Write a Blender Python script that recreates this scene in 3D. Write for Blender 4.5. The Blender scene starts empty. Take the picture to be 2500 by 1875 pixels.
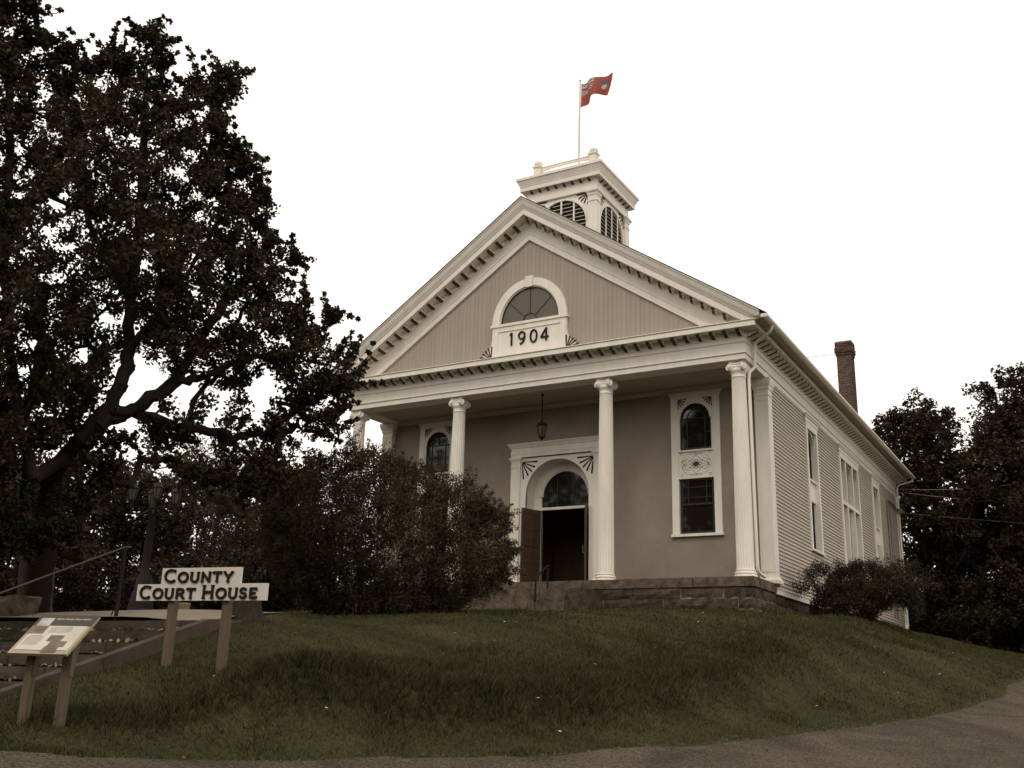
import bpy, math, random
import numpy as np
from mathutils import Vector, Matrix
from math import pi, sin, cos, sqrt, atan2, radians

# ------------------------------------------------------------------ camera, sky, sun, exposure
scene = bpy.context.scene
COL = scene.collection
cam_data = bpy.data.cameras.new("camera")
cam_data.sensor_width = 36.0
cam_data.lens = 2481.84 / 2500 * 36.0
cam_data.clip_start = 0.1
cam_data.clip_end = 3000
cam = bpy.data.objects.new("camera", cam_data)
COL.objects.link(cam)
YAW, PITCH, ROLL = 0.5261, 0.2883, 0.0292
CAM = Vector((7.389, -24.7687, -2.7406))
_f = Vector((-sin(YAW) * cos(PITCH), cos(YAW) * cos(PITCH), sin(PITCH)))
_r = Vector((cos(YAW), sin(YAW), 0))
_u = _r.cross(_f)
_r2 = _r * cos(ROLL) + _u * sin(ROLL)
_u2 = _u * cos(ROLL) - _r * sin(ROLL)
cam.matrix_world = Matrix(((_r2.x, _u2.x, -_f.x, CAM.x), (_r2.y, _u2.y, -_f.y, CAM.y), (_r2.z, _u2.z, -_f.z, CAM.z), (0, 0, 0, 1)))
scene.camera = cam

SUN_EL, SUN_AZ = radians(50), radians(168)      # azimuth measured clockwise from +Y
world = bpy.data.worlds.new("World")
scene.world = world
world.use_nodes = True
wn = world.node_tree
bg = wn.nodes["Background"]
sky_tex = wn.nodes.new("ShaderNodeTexSky")
sky_tex.sky_type = 'NISHITA'
sky_tex.sun_disc = False
sky_tex.sun_elevation = SUN_EL
sky_tex.sun_rotation = SUN_AZ
mix = wn.nodes.new("ShaderNodeMix")
mix.data_type = 'RGBA'
mix.inputs[0].default_value = 0.96                # closed, even cloud over most of the sky
mix.inputs[7].default_value = (12.9, 12.0, 10.9, 1)
wn.links.new(sky_tex.outputs[0], mix.inputs[6])
wn.links.new(mix.outputs[2], bg.inputs[0])
bg.inputs[1].default_value = 0.1
sun_data = bpy.data.lights.new("sun", 'SUN')
sun_data.energy = 0.75
sun_data.angle = radians(22)
sun_data.color = (1.0, 0.93, 0.82)
sun = bpy.data.objects.new("sun", sun_data)
COL.objects.link(sun)
_sd = Vector((sin(SUN_AZ) * cos(SUN_EL), cos(SUN_AZ) * cos(SUN_EL), sin(SUN_EL)))
sun.rotation_euler = _sd.to_track_quat('Z', 'Y').to_euler()
vs = scene.view_settings
vs.view_transform = 'Standard'
vs.look = 'None'
vs.exposure = 0.1
vs.gamma = 1.0
vs.use_curve_mapping = False

# ------------------------------------------------------------------ materials
def mat(name, col, rough=0.7, var=0.0, vscale=3.0, col2=None, bump=0.0, bscale=40.0, spec=0.3, island=0.0, obrand=0.0, stretch=None, metallic=0.0, detail=6):
    m = bpy.data.materials.new(name)
    m.use_nodes = True
    nt = m.node_tree
    N, L = nt.nodes, nt.links
    b = N["Principled BSDF"]
    b.inputs["Roughness"].default_value = rough
    b.inputs["Specular IOR Level"].default_value = spec
    b.inputs["Metallic"].default_value = metallic
    b.inputs["Base Color"].default_value = (*col, 1)
    src = None
    if var or bump or col2:
        g = N.new("ShaderNodeNewGeometry")
        mp = N.new("ShaderNodeMapping")
        L.new(g.outputs["Position"], mp.inputs[0])
        if stretch:
            mp.inputs["Scale"].default_value = stretch
    if var or col2:
        n = N.new("ShaderNodeTexNoise")
        n.inputs["Scale"].default_value = vscale
        n.inputs["Detail"].default_value = detail
        n.inputs["Roughness"].default_value = 0.65
        L.new(mp.outputs[0], n.inputs["Vector"])
        r = N.new("ShaderNodeMapRange")
        r.inputs[1].default_value = 0.32
        r.inputs[2].default_value = 0.68
        L.new(n.outputs[0], r.inputs[0])
        mx = N.new("ShaderNodeMix")
        mx.data_type = 'RGBA'
        c2 = col2 or tuple(c * (1 - var) for c in col)
        mx.inputs[6].default_value = (*col, 1)
        mx.inputs[7].default_value = (*c2, 1)
        L.new(r.outputs[0], mx.inputs[0])
        src = mx.outputs[2]
    if island or obrand:
        if island:
            gi = N.new("ShaderNodeNewGeometry")
            rnd = gi.outputs["Random Per Island"]
        else:
            gi = N.new("ShaderNodeObjectInfo")
            rnd = gi.outputs["Random"]
        k = island or obrand
        mr = N.new("ShaderNodeMapRange")
        mr.inputs[3].default_value = 1 - k
        mr.inputs[4].default_value = 1 + k
        L.new(rnd, mr.inputs[0])
        hs = N.new("ShaderNodeHueSaturation")
        L.new(mr.outputs[0], hs.inputs["Value"])
        if src:
            L.new(src, hs.inputs["Color"])
        else:
            hs.inputs["Color"].default_value = (*col, 1)
        src = hs.outputs[0]
    if src:
        L.new(src, b.inputs["Base Color"])
    if bump:
        n2 = N.new("ShaderNodeTexNoise")
        n2.inputs["Scale"].default_value = bscale
        n2.inputs["Detail"].default_value = 5
        L.new(mp.outputs[0], n2.inputs["Vector"])
        bp_ = N.new("ShaderNodeBump")
        bp_.inputs["Strength"].default_value = bump
        bp_.inputs["Distance"].default_value = 0.02
        L.new(n2.outputs[0], bp_.inputs["Height"])
        L.new(bp_.outputs[0], b.inputs["Normal"])
    return m

M = {}
M['white'] = mat("white_paint", (0.80, 0.745, 0.655), 0.55, 0.13, 2.6, stretch=(1.6, 1.6, .35), bump=0.05, bscale=60)
M['trim'] = mat("sign_white_paint", (0.66, 0.60, 0.51), 0.6, 0.08, 6.0)
M['tan'] = mat("tan_board_paint", (0.357, 0.302, 0.247), 0.65, 0.06, 2.0, obrand=0.035, bump=0.08, bscale=50)
M['clap'] = mat("tan_clapboard_paint", (0.45, 0.392, 0.325), 0.65, 0.08, 1.5, obrand=0.03, bump=0.06, bscale=50)
M['stucco'] = mat("tan_plaster", (0.292, 0.243, 0.189), 0.85, 0.24, 1.1, bump=0.25, bscale=25, detail=9)
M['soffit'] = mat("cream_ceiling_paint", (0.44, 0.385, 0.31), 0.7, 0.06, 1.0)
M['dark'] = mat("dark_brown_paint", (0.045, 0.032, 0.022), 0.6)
M['black'] = mat("black_paint", (0.014, 0.012, 0.010), 0.7, spec=0.2)
M['glass'] = mat("dark_window_glass", (0.012, 0.010, 0.008), 0.04, spec=0.7, bump=0.012, bscale=3.0)
M['sash'] = mat("dark_sash_paint", (0.025, 0.02, 0.016), 0.5)
M['lunette'] = mat("brown_blind_behind_glass", (0.085, 0.066, 0.048), 0.25, spec=0.5)
M['wood'] = mat("dark_varnished_wood", (0.092, 0.052, 0.033), 0.5, 0.45, 4.0, stretch=(6, 6, 0.6), spec=0.4)
M['wood2'] = mat("dim_vestibule_panelling", (0.16, 0.105, 0.07), 0.6, 0.3, 4.0, stretch=(5, 5, .5))
M['slate'] = mat("roof_shingle", (0.15, 0.125, 0.10), 0.9, 0.3, 6.0)
M['stone'] = mat("brown_sandstone", (0.115, 0.086, 0.062), 0.9, 0, 4.5, col2=(0.028, 0.021, 0.015), bump=0.8, bscale=12, obrand=0.3, detail=10, spec=.08)
M['slab'] = mat("weathered_stone_slab", (0.17, 0.130, 0.094), 0.9, 0, 4.0, col2=(0.042, 0.032, 0.023), bump=0.6, bscale=18, obrand=0.12, detail=10, spec=.1)
M['mortar'] = mat("pale_mortar", (0.27, 0.215, 0.16), 0.95, 0.3, 8.0)
M['brick'] = mat("red_brown_brick", (0.112, 0.072, 0.055), 0.9, 0.3, 12.0, obrand=0.35, spec=.1)
M['bmortar'] = mat("brick_mortar", (0.36, 0.30, 0.245), 0.95, 0.2, 9.0)
M['post'] = mat("weathered_pine_post", (0.150, 0.110, 0.075), 0.85, 0.35, 3.0, stretch=(9, 9, .8), bump=0.25, bscale=30, obrand=0.06)
M['timber'] = mat("old_brown_timber", (0.085, 0.062, 0.043), 0.9, 0.5, 3.0, bump=0.4, bscale=20, obrand=0.2)
M['gravel'] = mat("litter_covered_gravel", (0.10, 0.078, 0.055), 0.95, 0.7, 9.0, bump=0.6, bscale=25)
M['litter'] = mat("dry_leaf_litter", (0.20, 0.148, 0.10), 0.9, island=0.5)
M['path'] = mat("pale_concrete_path", (0.23, 0.185, 0.138), 0.9, 0.25, 2.0, bump=0.15, bscale=30)
M['asphalt'] = mat("worn_brown_asphalt", (0.124, 0.099, 0.072), 0.95, 0, 30.0, col2=(0.018, 0.014, 0.010), bump=0.5, bscale=70, detail=3, spec=0.08)
M['pebble'] = mat("loose_road_stone", (0.105, 0.085, 0.063), 0.95, obrand=0, island=0.5, spec=.1)
M['bark'] = mat("tree_bark", (0.036, 0.027, 0.019), 0.95, 0.5, 5.0, stretch=(3, 3, .8), bump=0.8, bscale=16)
M['twig'] = mat("thin_bark", (0.06, 0.045, 0.033), 0.9)
M['red'] = mat("flag_red", (0.30, 0.066, 0.052), 0.7)
M['flagwhite'] = mat("flag_white", (0.50, 0.45, 0.40), 0.7)
M['flagblue'] = mat("flag_blue", (0.10, 0.095, 0.10), 0.7)
M['metal'] = mat("grey_pipe_metal", (0.20, 0.17, 0.145), 0.5, metallic=0.3)
M['ironrail'] = mat("weathered_rail_iron", (0.06, 0.048, 0.038), 0.6, spec=0.3)
M['lampglass'] = mat("frosted_lamp_glass", (0.10, 0.08, 0.06), 0.35, spec=.2)
M['wire'] = mat("grey_cable", (0.30, 0.26, 0.20), 0.6)
M['panelpaper'] = mat("printed_panel_cream", (0.62, 0.565, 0.48), 0.35, 0.30, 2.2, spec=0.5)
M['panelframe'] = mat("panel_border_tan", (0.36, 0.30, 0.20), 0.5)
M['paneldark'] = mat("panel_header_brown", (0.062, 0.05, 0.041), 0.4)
M['panelphoto'] = mat("panel_photo_brown", (0.085, 0.062, 0.045), 0.4, col2=(0.24, 0.18, 0.13), vscale=14)
M['panelsky'] = mat("panel_photo_sky", (0.55, 0.54, 0.54), 0.4, col2=(0.22, 0.21, 0.21), vscale=6)
M['print'] = mat("panel_print_grey", (0.22, 0.19, 0.16), 0.5)

_nt = M['asphalt'].node_tree
_g = _nt.nodes.new("ShaderNodeNewGeometry")
_n = _nt.nodes.new("ShaderNodeTexNoise")
_n.inputs["Scale"].default_value = 0.55
_n.inputs["Detail"].default_value = 8
_n.inputs["Distortion"].default_value = 1.2
_nt.links.new(_g.outputs["Position"], _n.inputs["Vector"])
_mr = _nt.nodes.new("ShaderNodeMapRange")
_mr.inputs[1].default_value = .35
_mr.inputs[2].default_value = .65
_mr.inputs[3].default_value = .68
_mr.inputs[4].default_value = 1.2
_nt.links.new(_n.outputs[0], _mr.inputs[0])
_hs = _nt.nodes.new("ShaderNodeHueSaturation")
_b = _nt.nodes["Principled BSDF"]
_src = _b.inputs["Base Color"].links[0].from_socket
_nt.links.new(_src, _hs.inputs["Color"])
_nt.links.new(_mr.outputs[0], _hs.inputs["Value"])
_nt.links.new(_hs.outputs[0], _b.inputs["Base Color"])

def leaf_mat(name, c1, c2, island=0.45, trans=0.15):
    m = bpy.data.materials.new(name)
    m.use_nodes = True
    nt = m.node_tree
    N, L = nt.nodes, nt.links
    out = N["Material Output"]
    b = N["Principled BSDF"]
    b.inputs["Roughness"].default_value = 0.6
    b.inputs["Specular IOR Level"].default_value = 0.12
    g = N.new("ShaderNodeNewGeometry")
    n = N.new("ShaderNodeTexNoise")
    n.inputs["Scale"].default_value = 0.7
    L.new(g.outputs["Position"], n.inputs["Vector"])
    ad = N.new("ShaderNodeMath")
    ad.operation = 'MULTIPLY_ADD'
    ad.inputs[1].default_value = island
    L.new(g.outputs["Random Per Island"], ad.inputs[0])
    L.new(n.outputs[0], ad.inputs[2])
    r = N.new("ShaderNodeMapRange")
    r.inputs[1].default_value = 0.4
    r.inputs[2].default_value = 0.62 + island
    L.new(ad.outputs[0], r.inputs[0])
    mx = N.new("ShaderNodeMix")
    mx.data_type = 'RGBA'
    mx.inputs[6].default_value = (*c1, 1)
    mx.inputs[7].default_value = (*c2, 1)
    L.new(r.outputs[0], mx.inputs[0])
    L.new(mx.outputs[2], b.inputs["Base Color"])
    if trans:
        t = N.new("ShaderNodeBsdfTranslucent")
        L.new(mx.outputs[2], t.inputs["Color"])
        ms = N.new("ShaderNodeMixShader")
        ms.inputs[0].default_value = trans
        L.new(b.outputs[0], ms.inputs[1])
        L.new(t.outputs[0], ms.inputs[2])
        L.new(ms.outputs[0], out.inputs[0])
    return m

M['oakleaf'] = leaf_mat("oak_leaf", (0.018, 0.0152, 0.0085), (0.058, 0.049, 0.027), 0.6, 0.22)
M['bushleaf'] = leaf_mat("bush_leaf", (0.029, 0.025, 0.014), (0.086, 0.072, 0.042), 0.6)
M['shrubleaf'] = leaf_mat("shrub_leaf", (0.022, 0.019, 0.011), (0.054, 0.046, 0.026), 0.6)
M['mapleleaf'] = leaf_mat("maple_leaf", (0.015, 0.012, 0.0065), (0.054, 0.040, 0.022), 0.6)
M['palebush'] = leaf_mat("pale_willow_leaf", (0.036, 0.029, 0.018), (0.095, 0.076, 0.048), 0.6)
M['darkbush'] = leaf_mat("dark_thicket_leaf", (0.015, 0.0125, 0.007), (0.036, 0.029, 0.016))

def lawn_mat(name, blades, lush=0.0):
    """Worn lawn: green, olive and straw coloured patches that follow the same place-fixed noise on soil and blades."""
    m = bpy.data.materials.new(name)
    m.use_nodes = True
    nt = m.node_tree
    N, L = nt.nodes, nt.links
    b = N["Principled BSDF"]
    b.inputs["Roughness"].default_value = 0.8
    b.inputs["Specular IOR Level"].default_value = 0.03
    g = N.new("ShaderNodeNewGeometry")
    mp = N.new("ShaderNodeMapping")
    mp.inputs["Rotation"].default_value = (0, 0, radians(-52))
    mp.inputs["Scale"].default_value = (0.22, 0.75, 0.0)
    L.new(g.outputs["Position"], mp.inputs[0])
    n = N.new("ShaderNodeTexNoise")
    n.inputs["Scale"].default_value = 1.4
    n.inputs["Detail"].default_value = 7
    n.inputs["Roughness"].default_value = 0.62
    L.new(mp.outputs[0], n.inputs["Vector"])
    cr = N.new("ShaderNodeValToRGB")
    L.new(n.outputs[0], cr.inputs[0])
    e = cr.color_ramp.elements
    k = (1.14 if blades else 0.8) * (1 - .15 * lush)
    e[0].position = 0.36
    e[0].color = (0.038 * k, 0.039 * k, 0.0175 * k, 1)
    e[1].position = 0.72
    e[1].color = (0.084 * k * (1 - .35 * lush), 0.070 * k * (1 - .22 * lush), 0.032 * k * (1 - .2 * lush), 1)
    x = e.new(0.55)
    x.color = (0.055 * k, 0.053 * k, 0.0240 * k, 1)
    src = cr.outputs[0]
    if blades:
        mr = N.new("ShaderNodeMapRange")
        mr.inputs[3].default_value = 0.6
        mr.inputs[4].default_value = 1.4
        L.new(g.outputs["Random Per Island"], mr.inputs[0])
        hs = N.new("ShaderNodeHueSaturation")
        L.new(mr.outputs[0], hs.inputs["Value"])
        L.new(src, hs.inputs["Color"])
        src = hs.outputs[0]
    L.new(src, b.inputs["Base Color"])
    if not blades:
        n2 = N.new("ShaderNodeTexNoise")
        n2.inputs["Scale"].default_value = 14
        n2.inputs["Detail"].default_value = 8
        L.new(g.outputs["Position"], n2.inputs["Vector"])
        bp_ = N.new("ShaderNodeBump")
        bp_.inputs["Strength"].default_value = 0.8
        bp_.inputs["Distance"].default_value = 0.06
        L.new(n2.outputs[0], bp_.inputs["Height"])
        L.new(bp_.outputs[0], b.inputs["Normal"])
    return m
M['lawn'] = lawn_mat("lawn_soil", False)
M['grass'] = lawn_mat("grass_blade", True)
M['bankgrass'] = lawn_mat("long_bank_grass_blade", True, 1.0)
M['petal'] = mat("pale_petal", (0.55, 0.50, 0.30), 0.7)

# ------------------------------------------------------------------ mesh helpers
def wloc(o):
    v = Vector((0, 0, 0))
    while o is not None:
        v = v + Vector(o.location)
        o = o.parent
    return v

def tag(o, label=None, cat=None, group=None, kind=None):
    if label: o['label'] = label
    if cat: o['category'] = cat
    if group: o['group'] = group
    if kind: o['kind'] = kind
    return o

def empty(name, loc, label, cat, group=None, rz=0.0, parent=None):
    o = bpy.data.objects.new(name, None)
    o.empty_display_size = 0.2
    COL.objects.link(o)
    o.location = loc
    o.rotation_euler = (0, 0, rz)
    if parent: o.parent = parent
    return tag(o, label, cat, group)

def link(name, me, parent=None, loc=(0, 0, 0)):
    o = bpy.data.objects.new(name, me)
    COL.objects.link(o)
    o.parent = parent
    o.location = loc
    return o

class MB:
    def __init__(s):
        s.v, s.f, s.m, s.smooth = [], [], [], []
        s.cm, s.cs = 0, False
    def add(s, verts, faces):
        b = len(s.v)
        s.v.extend(tuple(p) for p in verts)
        for f in faces:
            s.f.append([b + i for i in f])
            s.m.append(s.cm)
            s.smooth.append(s.cs)
        return s
    def box(s, x0, x1, y0, y1, z0, z1):
        v = [(x, y, z) for z in (z0, z1) for y in (y0, y1) for x in (x0, x1)]
        return s.add(v, [(0, 2, 3, 1), (4, 5, 7, 6), (0, 1, 5, 4), (2, 6, 7, 3), (0, 4, 6, 2), (1, 3, 7, 5)])
    def obox(s, c, ax, ay, az):
        c, ax, ay, az = Vector(c), Vector(ax), Vector(ay), Vector(az)
        v = [c + ax * i + ay * j + az * k for k in (-1, 1) for j in (-1, 1) for i in (-1, 1)]
        return s.add(v, [(0, 2, 3, 1), (4, 5, 7, 6), (0, 1, 5, 4), (2, 6, 7, 3), (0, 4, 6, 2), (1, 3, 7, 5)])
    def prism(s, pts, fn, d0, d1):
        """2D outline pts extruded between depths d0 and d1; fn(a, b, d) gives the 3D point."""
        n = len(pts)
        v = [fn(a, b, d0) for a, b in pts] + [fn(a, b, d1) for a, b in pts]
        f = [list(range(n))[::-1], list(range(n, 2 * n))] + [(i, (i + 1) % n, n + (i + 1) % n, n + i) for i in range(n)]
        return s.add(v, f)
    def band(s, A, B, fn, d0, d1, closed=False):
        """strip between 2D polylines A and B, extruded."""
        n = len(A)
        v = [fn(*p, d0) for p in A] + [fn(*p, d0) for p in B] + [fn(*p, d1) for p in A] + [fn(*p, d1) for p in B]
        f = []
        for i in range(n if closed else n - 1):
            j = (i + 1) % n
            f += [(i, j, n + j, n + i), (2 * n + i, 3 * n + i, 3 * n + j, 2 * n + j), (i, 2 * n + i, 2 * n + j, j), (n + i, n + j, 3 * n + j, 3 * n + i)]
        if not closed:
            f += [(0, n, 3 * n, 2 * n), (n - 1, 3 * n - 1, 4 * n - 1, 2 * n - 1)]
            f[-1] = (n - 1, 3 * n - 1, 4 * n - 1, 2 * n - 1)
        return s.add(v, f)
    def loft(s, rings, cap=True, closed=True):
        n = len(rings[0])
        v = [p for r in rings for p in r]
        f = []
        for k in range(len(rings) - 1):
            for i in range(n if closed else n - 1):
                j = (i + 1) % n
                f.append((k * n + i, k * n + j, (k + 1) * n + j, (k + 1) * n + i))
        s.add(v, f)
        if cap:
            sm = s.cs
            s.cs = False
            s.add(rings[0], [list(range(n))[::-1]])
            s.add(rings[-1], [list(range(n))])
            s.cs = sm
        return s
    def lathe(s, prof, c=(0, 0, 0), n=24, cap=True):
        rings = [[(c[0] + r * cos(2 * pi * i / n), c[1] + r * sin(2 * pi * i / n), c[2] + z) for i in range(n)] for r, z in prof]
        return s.loft(rings, cap)
    def tube(s, path, r, n=8, cap=True):
        P = [Vector(p) for p in path]
        R = r if hasattr(r, '__len__') else [r] * len(P)
        rings = []
        up = None
        for i, p in enumerate(P):
            t = (P[min(i + 1, len(P) - 1)] - P[max(i - 1, 0)]).normalized()
            if up is None:
                up = Vector((0, 0, 1)) if abs(t.z) < 0.9 else Vector((1, 0, 0))
            a = t.cross(up).normalized()
            up = a.cross(t).normalized()
            rings.append([tuple(p + (a * cos(2 * pi * k / n) + up * sin(2 * pi * k / n)) * R[i]) for k in range(n)])
        return s.loft(rings, cap)
    def sweep(s, prof, path, closed=False, z0=0.0, capends=True):
        """profile (offset outward, z) along a plan path (x, y), outward to the right of travel; mitred corners."""
        P = [Vector((p[0], p[1])) for p in path]
        n = len(P)
        rings = []
        for i in range(n):
            a = P[i] - P[i - 1] if (i > 0 or closed) else None
            b = P[(i + 1) % n] - P[i] if (i < n - 1 or closed) else None
            na = Vector((a.y, -a.x)).normalized() if a is not None else None
            nb = Vector((b.y, -b.x)).normalized() if b is not None else None
            if na is None: m_ = nb
            elif nb is None: m_ = na
            else:
                m_ = na + nb
                m_ = m_ / max(0.2, m_.dot(na))
            rings.append([(P[i].x + m_.x * o, P[i].y + m_.y * o, z0 + z) for o, z in prof])
        if closed:
            rings.append(rings[0])
        return s.loft(rings, capends and not closed)
    def mesh(s, name, mats, off=(0, 0, 0)):
        me = bpy.data.meshes.new(name)
        ox, oy, oz = off
        me.from_pydata([(x - ox, y - oy, z - oz) for x, y, z in s.v], [], s.f)
        for m in mats if isinstance(mats, (list, tuple)) else [mats]:
            me.materials.append(m)
        me.polygons.foreach_set("material_index", s.m)
        me.polygons.foreach_set("use_smooth", s.smooth)
        me.update()
        return me
    def build(s, name, mats, parent=None, local=False, kind=None):
        off = wloc(parent) if parent is not None and not local else (0, 0, 0)
        o = link(name, s.mesh(name, mats, off), parent)
        if kind: o['kind'] = kind
        return o

def fy(a, b, d): return (a, d, b)        # outline in x, z; depth along y
def fx(a, b, d): return (d, a, b)        # outline in y, z; depth along x
def arc(cx, cz, r, a0, a1, n, rz=None):
    rz = rz or r
    return [(cx + r * cos(a0 + (a1 - a0) * i / n), cz + rz * sin(a0 + (a1 - a0) * i / n)) for i in range(n + 1)]

def arrays_mesh(name, V, k, mats, loops=None, smooth=False):
    """mesh of equal polygons: V is (n*k, 3); polygon i uses vertices i*k .. i*k+k-1."""
    V = np.asarray(V, dtype=np.float32).reshape(-1, 3)
    n = len(V) // k
    me = bpy.data.meshes.new(name)
    me.vertices.add(len(V))
    me.vertices.foreach_set("co", V.ravel())
    me.loops.add(n * k)
    me.loops.foreach_set("vertex_index", np.arange(n * k, dtype=np.int32))
    me.polygons.add(n)
    me.polygons.foreach_set("loop_start", np.arange(0, n * k, k, dtype=np.int32))
    me.materials.append(mats)
    me.update(calc_edges=True)
    return me
OAK_P= [-6.07, -13.58] ;OAK_A= [-0.769, 0.6392]
OAK= [(-5.24, 9.83), (-3.01, 10.58), (-2.79, 8.63), (-2.94, 8.21), (-2.7, 8.47), (-2.81, 7.99), (-2.67, 7.74), (-2.59, 8.28), (-2.51, 8.2), (-2.5, 7.91), (-2.36, 7.78), (-2.1, 7.99), (-2.24, 7.69), (-2.24, 7.15), (-2.49, 7.03), (-1.95, 7.45), (-1.89, 7.68), (-1.68, 7.77), (-1.47, 8.13), (-1.18, 7.94), (-1.18, 7.54), (-0.95, 7.6), (-0.91, 7.97), (-1.09, 8.61), (-0.89, 8.76), (-0.62, 8.56), (-0.56, 7.92), (-0.65, 7.57), (-0.47, 7.33), (-0.15, 7.41), (-0.1, 7.87), (0.21, 7.97), (0.22, 7.36), (0.38, 7.55), (0.47, 8.15), (0.78, 8.4), (0.89, 7.89), (0.46, 7.31), (0.44, 7.05), (0.89, 7.1), (0.93, 6.87), (0.76, 6.59), (1.07, 6.72), (0.91, 6.36), (0.88, 6.12), (1.19, 6.35), (1.52, 6.07), (1.07, 5.76), (1.56, 5.73), (1.63, 5.47), (1.37, 5.14), (1.73, 5.04), (1.57, 4.74), (1.94, 4.64), (2.17, 4.65), (1.83, 4.24), (2.03, 4.05), (1.88, 3.71), (2.39, 3.81), (2.26, 3.55), (3.02, 3.71), (2.65, 3.27), (3.02, 2.93), (3.56, 2.74), (3.5, 2.4), (2.93, 2.24), (3.16, 1.82), (3.21, 1.46), (2.9, 1.36), (2.5, 1.47), (2.42, 1.79), (2.22, 1.96), (2.11, 1.87), (2.23, 1.35), (1.81, 1.3), (1.44, 1.46), (1.43, 1.13), (1.19, 1.09), (1.34, 0.95), (1.84, 0.98), (2.33, 0.69), (2.22, 0.38), (1.68, 0.31), (1.03, 0.49), (0.53, 0.51), (0.29, 0.9), (-0.17, 0.96), (-0.43, 1.03), (-0.7, 0.93), (-0.7, 0.66), (-0.5, 0.61), (-0.28, 0.36), (-0.5, 0.14), (-0.76, -0.01), (-0.78, -0.54), (-1.27, -0.84), (-2.2, -1.15), (-3.29, -1.23)]
OAK_H= [[(-2.62, 6.97), (-2.38, 7.11), (-2.36, 6.69), (-2.16, 6.39), (-2.45, 6.33), (-2.65, 6.66)], [(-2.55, 4.9), (-2.31, 5.04), (-2.01, 4.71), (-2.06, 4.3), (-2.27, 3.92), (-2.48, 4.28)], [(0.48, 2.15), (0.85, 2.3), (1.22, 2.15), (1.48, 2.26), (2.24, 2.11), (2.01, 1.78), (1.45, 1.86), (1.06, 1.67), (0.75, 1.77)], [(-0.65, 1.81), (-0.45, 1.79), (-0.44, 1.49), (-0.64, 1.39)], [(0.23, 1.11), (0.72, 1.11), (1.12, 1.1), (1.34, 0.66), (0.98, 0.56), (0.68, 0.6)], [(-0.46, 1.52), (-0.29, 1.88), (-0.06, 1.89), (-0.11, 1.55)], [(1.46, 1.83), (1.91, 1.81), (1.91, 1.44), (1.59, 1.51)], [(-0.85, 6.09), (-0.64, 6.08), (-0.65, 5.73), (-0.81, 5.8)], [(-0.83, 0.97), (-0.38, 1.11), (0.25, 0.97), (0.36, 0.56), (-0.13, 0.65), (-0.52, 0.72)], [(-1.22, 0.44), (-0.81, 0.38), (-0.84, 0.14), (-1.12, 0.18)], [(1.31, 1.23), (1.43, 1.46), (1.86, 1.29), (2.28, 1.26), (2.32, 0.83), (1.81, 1.03)]]
OAK_L= [[(-1.54, -1.79), (-1.57, -0.98), (-1.48, -0.21), (-1.29, 0.53), (-0.95, 0.94), (-0.66, 1.39), (-0.48, 1.9), (-0.44, 2.52), (-0.52, 3.32), (-0.53, 4.38), (-0.64, 5.77), (-0.77, 7.14), (-0.86, 8.23)], [(-0.84, 1.06), (-0.41, 1.38), (-0.0, 1.68), (0.35, 2.01), (0.67, 2.15), (0.86, 2.25), (1.45, 2.57), (2.14, 2.82), (2.88, 2.69)], [(-1.48, -0.21), (-2.0, 1.26), (-2.32, 2.6), (-2.6, 4.0), (-2.77, 5.47), (-3.0, 6.99), (-3.31, 8.14)], [(-0.66, 1.39), (-0.3, 1.47), (0.44, 1.27), (1.18, 1.18), (1.76, 0.85), (2.46, 0.42)], [(-0.44, 2.52), (0.1, 3.57), (0.54, 4.58), (0.86, 5.6)], [(0.35, 2.01), (0.83, 3.23), (1.3, 4.08), (1.91, 4.51)], [(-0.52, 3.32), (-1.35, 4.53), (-1.71, 5.7), (-1.8, 6.89)]]
BUSH_P= [-5.62, -8.28] ;BUSH_A= [-0.6195, 0.785]
BUSH= [(-0.64, -1.53), (-1.4, -1.04), (-1.92, -0.17), (-2.04, 0.57), (-1.66, 0.97), (-1.32, 1.33), (-0.89, 1.67), (-0.51, 1.61), (-0.34, 2.08), (-0.1, 1.81), (0.36, 1.9), (0.41, 1.8), (0.76, 1.58), (0.98, 1.5), (1.15, 1.56), (1.58, 1.41), (2.02, 1.39), (2.46, 1.11), (2.56, 0.72), (2.4, 0.5), (2.95, 0.79), (3.04, 0.53), (2.71, 0.22), (3.1, -0.02), (2.99, -0.53), (2.7, -0.71), (3.07, -0.4), (3.2, -0.43), (2.62, -0.96), (2.12, -1.18), (1.47, -1.37), (0.74, -1.5), (0.01, -1.56)]
SHR_P= [1.73, 3.67] ;SHR_A= [-0.1953, 0.9807]
SHR= [(-1.2, -0.63), (-1.17, -0.15), (-0.88, 0.27), (-0.44, 0.56), (-0.01, 0.7), (0.4, 0.69), (0.8, 0.47), (1.19, 0.33), (1.47, -0.04), (1.51, -0.46), (1.39, -0.77), (1.18, -0.44), (0.89, -0.34), (0.52, -0.57), (0.24, -0.89), (-0.17, -0.98), (-0.68, -0.84), (-1.04, -0.74)]
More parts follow.
